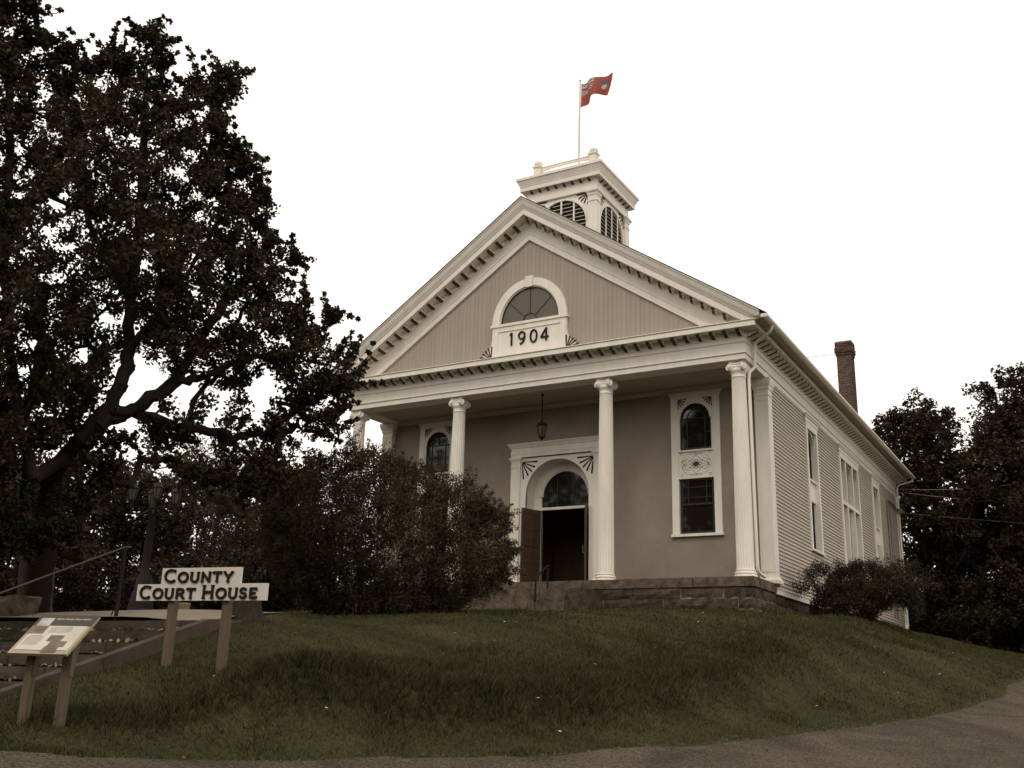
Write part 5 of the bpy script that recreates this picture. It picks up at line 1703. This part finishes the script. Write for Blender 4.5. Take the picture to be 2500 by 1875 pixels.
def branch_mesh(name, A, par, rad, m_, sides=5, smin=0.0):
    rings = []
    ang = np.arange(sides) * 2 * pi / sides
    e = [(int(par[i]), i) for i in range(len(A)) if par[i] >= 0 and rad[i] >= smin]
    a = A[[x for x, _ in e]]; b = A[[y for _, y in e]]
    ra = np.array([min(rad[x], rad[y] * 1.35) for x, y in e]); rb = rad[[y for _, y in e]]
    d = b - a
    d /= np.linalg.norm(d, axis=1, keepdims=True) + 1e-9
    up = np.where(np.abs(d[:, 2:3]) < .9, np.array([[0, 0, 1.0]]), np.array([[1.0, 0, 0]]))
    s = np.cross(d, up); s /= np.linalg.norm(s, axis=1, keepdims=True) + 1e-9
    u = np.cross(s, d)
    ca, sa = np.cos(ang), np.sin(ang)
    c = s[:, None, :] * ca[None, :, None] + u[:, None, :] * sa[None, :, None]
    Ra = a[:, None, :] + c * ra[:, None, None] - d[:, None, :] * ra[:, None, None] * .3
    Rb = b[:, None, :] + c * rb[:, None, None] + d[:, None, :] * rb[:, None, None] * .3
    V = np.concatenate([Ra, Rb], 1).reshape(-1, 3)
    n = len(e)
    k = np.arange(sides)
    base = np.arange(n)[:, None] * 2 * sides
    f = np.stack([base + k, base + (k + 1) % sides, base + sides + (k + 1) % sides, base + sides + k], -1).reshape(-1, 4)
    me = bpy.data.meshes.new(name)
    me.vertices.add(len(V)); me.vertices.foreach_set("co", V.astype(np.float32).ravel())
    me.loops.add(f.size); me.loops.foreach_set("vertex_index", f.astype(np.int32).ravel())
    me.polygons.add(len(f)); me.polygons.foreach_set("loop_start", np.arange(0, f.size, 4, dtype=np.int32))
    me.polygons.foreach_set("use_smooth", np.ones(len(f), bool))
    me.materials.append(m_)
    me.update(calc_edges=True)
    return me

LEAF = {
    'oak': np.array([(0, -.5), (.31, -.14), (.20, .06), (.30, .26), (0, .5), (-.30, .26), (-.20, .06), (-.31, -.14)]),
    'lance': np.array([(0, -.5), (.15, -.05), (0, .5), (-.15, -.05)]),
    'oval': np.array([(0, -.5), (.27, -.18), (.24, .18), (0, .5), (-.24, .18), (-.27, -.18)]),
    'maple': np.array([(0, -.45), (.48, -.12), (.2, .08), (.28, .36), (0, .52), (-.28, .36), (-.2, .08), (-.48, -.12)]),
}
def leaves(centres, dirs, size, kind, rng, up=.5, along=.5):
    n = len(centres)
    T = LEAF[kind]
    nrm = rng.normal(0, 1, (n, 3)); nrm[:, 2] += up * 2
    nrm /= np.linalg.norm(nrm, axis=1, keepdims=True)
    ax = dirs * along * 2 + rng.normal(0, 1, (n, 3))
    ax -= nrm * (ax * nrm).sum(1, keepdims=True)
    ax /= np.linalg.norm(ax, axis=1, keepdims=True) + 1e-9
    bx = np.cross(nrm, ax)
    s = size * rng.uniform(.6, 1.25, n)
    fold = .22
    V = centres[:, None, :] + s[:, None, None] * (bx[:, None, :] * T[None, :, 0, None] + ax[:, None, :] * T[None, :, 1, None] + nrm[:, None, :] * (np.abs(T[:, 0]) * fold - T[:, 1] ** 2 * .35)[None, :, None])
    return V.reshape(-1, 3)

def plant(name, label, cat, base, tips, seeds, seed_par, group=None, per=40, spread=.22, size=.11, kind='oak', leafm=None, bark=None, rtip=.006, rexp=.5, jitter=.12, seed=1, up=.5, trunk_name="trunk", minr=0.0, droop=0.0, flat=1.0, tsc=None):
    rng = np.random.default_rng(seed)
    t = empty(name, base, label, cat, group)
    B = np.array(base)
    A, par, cnt = grow(tips, seeds, seed_par, jitter, rng)
    rad = rtip * cnt ** rexp
    link(trunk_name, branch_mesh(trunk_name, A - B, par, rad, bark or M['bark'], minr and 5 or 5, minr), t)
    n = len(tips)
    out = rng.normal(0, 1, (n * per, 3)); out /= np.linalg.norm(out, axis=1, keepdims=True)
    rr = rng.uniform(0, 1, n * per) ** .45 * spread
    sc = np.repeat(rng.uniform(.6, 1.25, n) * (1 if tsc is None else tsc), per)
    if tsc is not None:
        keep_ = rng.uniform(0, 1, n * per) < np.repeat(np.minimum(1, .15 + .85 * tsc ** 1.3), per)
    else: keep_ = np.ones(n * per, bool)
    C = np.repeat(tips, per, axis=0) + out * (rr * sc)[:, None] * np.array([1, 1, flat])
    C[:, 2] -= droop * rng.uniform(0, 1, n * per) ** 2
    C, out = C[keep_], out[keep_]
    o = link("crown", arrays_mesh("crown", leaves(C - B, out, size, kind, rng, up), len(LEAF[kind]), leafm), t)
    o['kind'] = 'stuff'
    return t

def poly_tips(poly, holes, P, A, n, thick, rng, centre=None, shell=0.0):
    """tips spread through a crown: an outline in a standing plane (s, z) given depth, thinner towards its rim."""
    pol = np.array(poly)
    lo, hi = pol.min(0), pol.max(0)
    out = []
    seg = np.stack([pol, np.roll(pol, -1, 0)], 1)
    rt = np.array([A[1], -A[0]])
    while len(out) < n:
        q = rng.uniform(lo, hi, (4000, 2))
        k = in_poly(q[:, 0], q[:, 1], poly)
        for h in holes: k &= ~in_poly(q[:, 0], q[:, 1], h)
        q = q[k]
        d = seg[:, 1] - seg[:, 0]
        t = np.clip(((q[:, None, :] - seg[None, :, 0]) * d[None]).sum(-1) / ((d ** 2).sum(-1) + 1e-9)[None], 0, 1)
        dist = np.linalg.norm(seg[None, :, 0] + t[..., None] * d[None] - q[:, None, :], axis=-1).min(1)
        th = np.minimum(thick, .15 + dist * 1.1)
        dep = rng.uniform(-1, 1, len(q)) * th
        for (s, z), dd in zip(q, dep):
            out.append((P[0] + rt[0] * s + A[0] * dd, P[1] + rt[1] * s + A[1] * dd, z))
    return np.array(out[:n])
def sprigs(poly, P, A, n, length, rng, lean=(0, .5)):
    """thin shoots that stand out beyond the outline."""
    pol = np.array(poly)
    c = pol.mean(0)
    rt = np.array([A[1], -A[0]])
    seg = np.roll(pol, -1, 0) - pol
    ln = np.linalg.norm(seg, axis=1)
    T, S = [], []
    area = np.sum(pol[:, 0] * np.roll(pol[:, 1], -1) - np.roll(pol[:, 0], -1) * pol[:, 1])
    for _ in range(n):
        i = rng.choice(len(pol), p=ln / ln.sum())
        p = pol[i] + seg[i] * rng.uniform(0, 1)
        nn = np.array([seg[i][1], -seg[i][0]]) / (ln[i] + 1e-9) * (1 if area > 0 else -1)
        d = nn + np.array(lean) + rng.normal(0, .35, 2)
        d /= np.linalg.norm(d)
        L_ = length * rng.uniform(.5, 1.3)
        dd = rng.uniform(-.3, .3)
        m_ = 4
        for k in range(m_):
            q = p + d * (L_ * (k - .6) / (m_ - 1))
            T.append((P[0] + rt[0] * q[0] + A[0] * dd, P[1] + rt[1] * q[0] + A[1] * dd, q[1]))
            S.append(.62 - .12 * k)
    return np.array(T), np.array(S)
def lift(pts, P, A, dep=None):
    rt = np.array([A[1], -A[0]])
    return [np.array((P[0] + rt[0] * s + A[0] * (dep[i] if dep else 0), P[1] + rt[1] * s + A[1] * (dep[i] if dep else 0), z)) for i, (s, z) in enumerate(pts)]

# --- the big oak
rng = np.random.default_rng(42)
tips = poly_tips(OAK, OAK_H, OAK_P, OAK_A, 2150, 2.6, rng)
# the two great limbs stand clear of leaves
_rt = np.array([OAK_A[1], -OAK_A[0]])
_pl = np.stack([(tips[:, :2] - np.array(OAK_P)) @ _rt, tips[:, 2]], -1)
_keep = np.ones(len(tips), bool)
for _l, _i0, _i1 in ((0, 2, 8), (1, 0, 5)):
    _q = np.array(OAK_L[_l])[_i0:_i1]
    for _a, _b in zip(_q[:-1], _q[1:]):
        _t = np.clip(((_pl - _a) @ (_b - _a)) / ((_b - _a) @ (_b - _a)), 0, 1)
        _keep &= ~((np.linalg.norm(_a + _t[:, None] * (_b - _a) - _pl, axis=1) < .30) & (rng.uniform(0, 1, len(tips)) < .8))
tips = tips[_keep]
tsc = np.ones(len(tips))
_t, _s = sprigs(OAK, OAK_P, OAK_A, 230, .48, rng)
tips, tsc = np.concatenate([tips, _t]), np.concatenate([tsc, _s])
seeds, sp = [], []
def near_seed(p):
    return int(np.argmin([np.linalg.norm(np.array(q) - p) for q in seeds]))
for li, limb in enumerate(OAK_L):
    pts = lift(limb, OAK_P, OAK_A, [(.15 * ((i * 5) % 3 - 1)) + (max(0, 4.4 - 1.1 * i) if li == 0 else 0) for i in range(len(limb))])
    prev = -1 if li == 0 else near_seed(pts[0])
    st = 0 if li == 0 else 1
    if li == 0:
        g0 = pts[0].copy(); g0[2] = gz(g0[0], g0[1]) - .3
        pts[0] = g0
    last = None
    for i in range(st, len(pts)):
        a = pts[i - 1] if i > 0 else pts[0]
        nsub = 1 if i == 0 else 4
        for k in range(1, nsub + 1):
            seeds.append(a + (pts[i] - a) * k / nsub + rng.normal(0, .02, 3)); sp.append(prev); prev = len(seeds) - 1
base = (float(seeds[0][0]), float(seeds[0][1]), float(seeds[0][2]) + .3)
plant("oak_tree", "large dark oak tree spreading its limbs over the path and sign", "tree", base, tips, seeds, sp, per=74, spread=.20, size=.083, tsc=tsc, kind='oak', leafm=M['oakleaf'], rtip=.006, rexp=.5, seed=5, up=.35)

# --- big loose bush before the porch
rng = np.random.default_rng(7)
tips = poly_tips(BUSH, [], BUSH_P, BUSH_A, 1850, 1.5, rng)
tsc = np.ones(len(tips))
_t, _s = sprigs(BUSH, BUSH_P, BUSH_A, 100, .28, rng, (0, .6))
tips, tsc = np.concatenate([tips, _t]), np.concatenate([tsc, _s])
b = (BUSH_P[0], BUSH_P[1], gz(*BUSH_P))
seeds, sp = [np.array((b[0], b[1], b[2] - .2))], [-1]
for k in range(9):
    a = 2 * pi * k / 9
    seeds.append(np.array((b[0] + .25 * cos(a), b[1] + .25 * sin(a), b[2] + .25))); sp.append(0)
    seeds.append(np.array((b[0] + .7 * cos(a), b[1] + .7 * sin(a), b[2] + .9))); sp.append(len(seeds) - 2)
plant("large_bush", "broad dark loose bush growing before the columns of the porch", "bush", b, tips, seeds, sp, per=62, spread=.22, size=.070, tsc=tsc, kind='lance', leafm=M['bushleaf'], bark=M['twig'], rtip=.004, rexp=.42, seed=8, up=.2, trunk_name="stems")

# --- arching shrub by the side wall
rng = np.random.default_rng(17)
tips = poly_tips(SHR, [], SHR_P, SHR_A, 700, .8, rng)
b = (SHR_P[0] + .1, SHR_P[1], gz(SHR_P[0], SHR_P[1]))
# a few whips that arch out beyond the body
wh = []
for k in range(46):
    a = rng.uniform(0, 2 * pi); L_ = rng.uniform(1.4, 2.1)
    for j in (.72, .86, 1.0):
        wh.append((b[0] + cos(a) * L_ * j * .95, b[1] + sin(a) * L_ * j * .6, b[2] + 1.55 * sin(pi * min(1, .18 + j * .62)) + rng.normal(0, .07)))
tips = np.concatenate([tips, np.array(wh)])
seeds, sp = [np.array((b[0], b[1], b[2] - .2))], [-1]
for k in range(10):
    a = 2 * pi * k / 10
    seeds.append(np.array((b[0] + .15 * cos(a), b[1] + .15 * sin(a), b[2] + .3))); sp.append(0)
    seeds.append(np.array((b[0] + .6 * cos(a), b[1] + .5 * sin(a), b[2] + 1.2))); sp.append(len(seeds) - 2)
plant("arching_shrub", "low feathery shrub with drooping sprays beside the clapboard wall", "shrub", b, tips, seeds, sp, per=46, spread=.17, size=.075, kind='lance', leafm=M['shrubleaf'], bark=M['twig'], rtip=.0035, rexp=.42, seed=9, up=.1, droop=.14, trunk_name="stems")

# --- trees behind
def blob_tips(blobs, n, rng, rough=.25):
    w = np.array([b[3] ** 2 for b in blobs]); w = w / w.sum()
    k = rng.choice(len(blobs), n, p=w)
    d = rng.normal(0, 1, (n, 3)); d /= np.linalg.norm(d, axis=1, keepdims=True)
    r = rng.uniform(.25, 1, n) ** .5 * (1 + rng.normal(0, rough * .5, n))
    B = np.array(blobs)
    return B[k, :3] + d * (r * B[k, 3])[:, None] * np.array([1.15, 1.15, .95])
def back_tree(key, name, label, n, per, size, kind, leafm, grp, spread, seed, scale=1.35, rtip=.012, trunk_name="trunk", sink=.2):
    (base, blobs) = TREES[key]
    rng = np.random.default_rng(seed)
    z0 = gz(base[0], base[1])
    base = (base[0], base[1], z0 - sink)
    bl = [(x, y, z, r * scale) for x, y, z, r in blobs]
    tips = blob_tips(bl, n, rng)
    tips[:, 2] = np.maximum(tips[:, 2], z0 + .15)
    top = max(z for _, _, z, _ in blobs)
    mx, my = np.mean([b_[0] for b_ in blobs]), np.mean([b_[1] for b_ in blobs])
    hh = top - z0
    seeds = [np.array((base[0], base[1], z0 - sink))] + [np.array((base[0] + (mx - base[0]) * f, base[1] + (my - base[1]) * f, z0 + hh * f * .8)) for f in (.12, .25, .4, .55, .7, .85)]
    sp = [-1, 0, 1, 2, 3, 4, 5]
    return plant(name, label, "tree" if 'tree' in name else "bush", base, tips, seeds, sp, group=grp, per=per, spread=spread, size=size, kind=kind, leafm=leafm, bark=M['bark'], rtip=rtip, seed=seed, up=.5, trunk_name=trunk_name)
G1, G2 = "maple trees behind the court house", "trees and bushes beyond the path"
back_tree('R1', "maple_tree", "rounded dark maple tree directly behind the rear corner of the court house", 860, 46, .16, 'maple', M['mapleleaf'], G1, .40, 101, 1.2)
back_tree('R2', "maple_tree", "tallest dark maple tree at the edge of the woods, right of the rounded one", 980, 46, .16, 'maple', M['mapleleaf'], G1, .40, 102, 1.2)
back_tree('R5', "maple_tree", "farthest large maple tree mostly hidden behind the tallest one", 420, 44, .30, 'oval', M['mapleleaf'], G1, .75, 103)
back_tree('R3', "thicket_bush", "dark undergrowth bush at the foot of the rounded maple tree", 420, 40, .15, 'oval', M['darkbush'], G1, .34, 104, trunk_name="stems")
back_tree('R4', "thicket_bush", "dark undergrowth bush at the foot of the tallest maple tree", 480, 40, .16, 'oval', M['darkbush'], G1, .36, 105, trunk_name="stems")
back_tree('L1', "willow_bush", "pale twiggy willow bush, the lightest one beyond the path", 420, 40, .12, 'lance', M['palebush'], G2, .30, 111, 1.25, .008, "stems")
back_tree('L2', "thicket_tree", "dark leafy tree beyond the lamp post", 320, 40, .15, 'oval', M['darkbush'], G2, .34, 112)
back_tree('L3', "thicket_tree", "dark leafy tree farthest to the left beyond the timber steps", 340, 40, .15, 'oval', M['darkbush'], G2, .34, 113)
back_tree('L4', "thicket_tree", "brownish tree between the pale willow bush and the porch", 330, 40, .16, 'oval', M['mapleleaf'], G2, .36, 114)
back_tree('L5', "thicket_tree", "distant tree rising behind the pale willow bush", 320, 36, .20, 'oval', M['palebush'], G2, .45, 115)
back_tree('L9', "thicket_tree", "distant tree glimpsed between the columns of the porch", 320, 36, .2, 'oval', M['mapleleaf'], G2, .45, 116)
back_tree('L6', "thicket_bush", "low dark bush left of the lamp post base", 170, 40, .11, 'oval', M['darkbush'], G2, .26, 117, 1.3, .006, "stems")
back_tree('L7', "thicket_bush", "low brown bush seen behind the sign", 190, 40, .11, 'oval', M['mapleleaf'], G2, .26, 118, 1.3, .006, "stems")
back_tree('L8', "thicket_bush", "low dark bush between the sign and the large bush", 190, 40, .11, 'oval', M['darkbush'], G2, .26, 119, 1.3, .006, "stems")
back_tree('L10', "thicket_bush", "low dark bush at the far end of the stone block", 190, 40, .12, 'oval', M['darkbush'], G2, .28, 120, 1.3, .006, "stems")
# the far wood closes the horizon on both sides
def far_wood(name, pts, h, n, seed):
    rng = np.random.default_rng(seed)
    C = []
    P_ = [Vector(p) for p in pts]
    seg = [(b - a).length for a, b in zip(P_[:-1], P_[1:])]
    tot = sum(seg)
    for _ in range(n):
        d = rng.uniform(0, tot); i = 0
        while d > seg[i]: d -= seg[i]; i += 1
        p = P_[i].lerp(P_[i + 1], d / seg[i])
        hh = h * (.75 + .3 * math.sin(p.x * .21) * math.sin(p.y * .17 + 1) + .12 * math.sin(p.x * .9 + p.y * .7))
        C.append((p.x + rng.normal(0, 2), p.y + rng.normal(0, 2), rng.uniform(-2, -1.4 + hh)))
    C = np.array(C)
    o = link(name, arrays_mesh(name, leaves(C, rng.normal(0, 1, (n, 3)), .75, 'oval', rng, .4), 6, M['darkbush']))
    o['kind'] = 'stuff'
far_wood("far_woods", [(-75, -25), (-62, 5), (-48, 34), (-25, 62), (2, 72), (22, 62), (34, 52)], 6.8, 90000, 31)
far_wood("unseen_roadside_woods", [(-75, -32), (-55, -44), (-29, -46)], 21.5, 32000, 32)  # unseen trees added behind the camera, tall to darken the fanlight reflection
far_wood("unseen_roadside_woods", [(-29, -47), (0, -46), (30, -50), (60, -45)], 12.5, 26000, 33)  # also out of view, kept lower so the right window reflects some sky

# ------------------------------------------------------------------ grass
def grass(n, x0, x1, y0, y1, hmin, hmax, wid, seed, keep, gm_, name, lean=.35):
    rng = np.random.default_rng(seed)
    x = rng.uniform(x0, x1, n); y = rng.uniform(y0, y1, n)
    k = keep(x, y, rng)
    x, y = x[k], y[k]
    z = surf_z(x, y)
    m_ = len(x)
    a = rng.uniform(0, 2 * pi, m_)
    h = rng.uniform(hmin, hmax, m_) * (1 + tall(x, y) * 1.6)
    w = wid * rng.uniform(.6, 1.3, m_) * (1 + .5 * tall(x, y))
    lx_, ly_ = rng.normal(0, lean, m_) * h, rng.normal(0, lean, m_) * h
    B = np.stack([x, y, z - .01], -1)
    s = np.stack([np.cos(a) * w / 2, np.sin(a) * w / 2, np.zeros(m_)], -1)
    top = B + np.stack([lx_, ly_, h], -1)
    V = np.stack([B - s, B + s, top], 1).reshape(-1, 3)
    o = link(name, arrays_mesh(name, V, 3, gm_))
    o['kind'] = 'stuff'
    return o
def tall(x, y):
    """longer, unmown growth on the steep foot of the bank and in odd tussocks."""
    d = road_dist(x, y)
    bank = np.exp(-((d - 1.55) / .5) ** 2) * smooth01((2.6 - x) / 1.2)
    tus = smooth01((np.sin(x * 1.9 + 2 * np.sin(y * .8)) * np.sin(y * 1.6 + 1.1 * np.sin(x * 1.3)) - .55) / .3)
    fringe = np.exp(-((d - 3.2) / 1.4) ** 2) * .25
    return np.clip(bank * .9 + tus * .45 + fringe, 0, 1.3)
def lawn_ok(x, y, rng):
    d = road_dist(x, y)
    k = d > .0 + rng.uniform(-.06, .12, len(x))
    k &= ~in_poly(x, y, PATH_POLY)
    k &= ~((x > -10.6) & (x < -4.08) & (y > -17.6) & (y < -13.6))
    k &= ~((x > -13.1) & (x < .03) & (y > -.0))
    k &= ~((x > -9.0) & (x < -4.1) & (y > -1.05) & (y <= 0))
    return k
def near_k(x, y, rng):
    dist = np.hypot(x - CAM.x, y - CAM.y)
    az = np.degrees(np.arctan2(-(x - CAM.x), y - CAM.y))
    return lawn_ok(x, y, rng) & (az < 66) & (az > -6) & (rng.uniform(0, 1, len(x)) < np.clip((15 / dist) ** 1.5, .12, 1))
def bank_k(x, y, rng):
    d = road_dist(x, y)
    w = np.exp(-((d - 2.1) / 1.0) ** 2) * smooth01((2.7 - x) / 1.4) * smooth01((x + 3.4) / 2.0)
    w = w * (.75 + .25 * np.sin(x * 3.1 + 2 * np.sin(y * 2.3)))
    for (xa, ya, xb, yb) in ((1.9, .6, 3.0, 1.0), (3.1, 1.2, 4.4, 2.6), (2.2, -2.2, 2.7, -1.2)):
        t = np.clip(((x - xa) * (xb - xa) + (y - ya) * (yb - ya)) / ((xb - xa) ** 2 + (yb - ya) ** 2), 0, 1)
        w = np.maximum(w, np.exp(-(np.hypot(x - xa - t * (xb - xa), y - ya - t * (yb - ya)) / .18) ** 2))
    return near_k(x, y, rng) & (rng.uniform(0, 1, len(x)) < w) & (d > 1.25)
grass(1150000, -9, 7, -22, 16, .022, .048, .011, 51, near_k, M['grass'], "grass", .6)
grass(560000, -4, 4.8, -18, 3, .045, .085, .011, 53, bank_k, M['bankgrass'], "bank_grass", .6)
grass(260000, -20, 10, -14, 46, .03, .07, .03, 52, lambda x, y, r: lawn_ok(x, y, r) & (np.hypot(x - CAM.x, y - CAM.y) > 19), M['grass'], "far_grass")
# loose stones along the broken edge of the asphalt
rng = np.random.default_rng(66)
V = []
oct_ = np.array([(1, 0, 0), (0, 1, 0), (0, 0, 1), (-1, 0, 0), (0, -1, 0)], float)
tri_ = [(0, 1, 2), (1, 3, 2), (3, 4, 2), (4, 0, 2)]
E_ = np.array([tuple(p) for p in edge])
for _ in range(2600):
    i = rng.integers(40, len(E_) - 90)
    t = E_[i + 1] - E_[i]; t /= np.linalg.norm(t)
    o_ = rng.exponential(.28) - .10 if rng.uniform() < .75 else rng.uniform(0, 4)
    p = E_[i] + np.array([t[1], -t[0]]) * o_ + rng.normal(0, .05, 2)
    s_ = rng.uniform(.006, .022)
    z_ = float(surf_z(p[:1], p[1:])[0]) + (.035 if o_ > .02 else .01)
    R3 = rng.normal(0, 1, (3, 3)) * .35 + np.eye(3)
    P3 = oct_ @ R3 * s_ + np.array([p[0], p[1], z_])
    for a_, b_, c_ in tri_: V += [P3[a_], P3[b_], P3[c_]]
o = link("loose_stones", arrays_mesh("loose_stones", V, 3, M['pebble'])); o['kind'] = 'stuff'
# scattered pale flowers and fallen leaves
rng = np.random.default_rng(77)
V = []
x = rng.uniform(-3, 6, 600); y = rng.uniform(-18, 4, 600)
k = lawn_ok(x, y, rng) & (road_dist(x, y) > .8)
x, y = x[k][:75], y[k][:75]
for a_, b_, c_ in zip(x, y, surf_z(x, y)):
    s = rng.uniform(.016, .034); t = rng.uniform(0, 6.28)
    p = np.array((a_, b_, c_ + rng.uniform(.05, .09)))
    c, d = np.array((cos(t), sin(t), .25)) * s, np.array((-sin(t), cos(t), .1)) * s * .8
    V += [p - c, p - d, p + c, p + d]
o = link("fallen_petals", arrays_mesh("fallen_petals", V, 4, M['petal'])); o['kind'] = 'stuff'
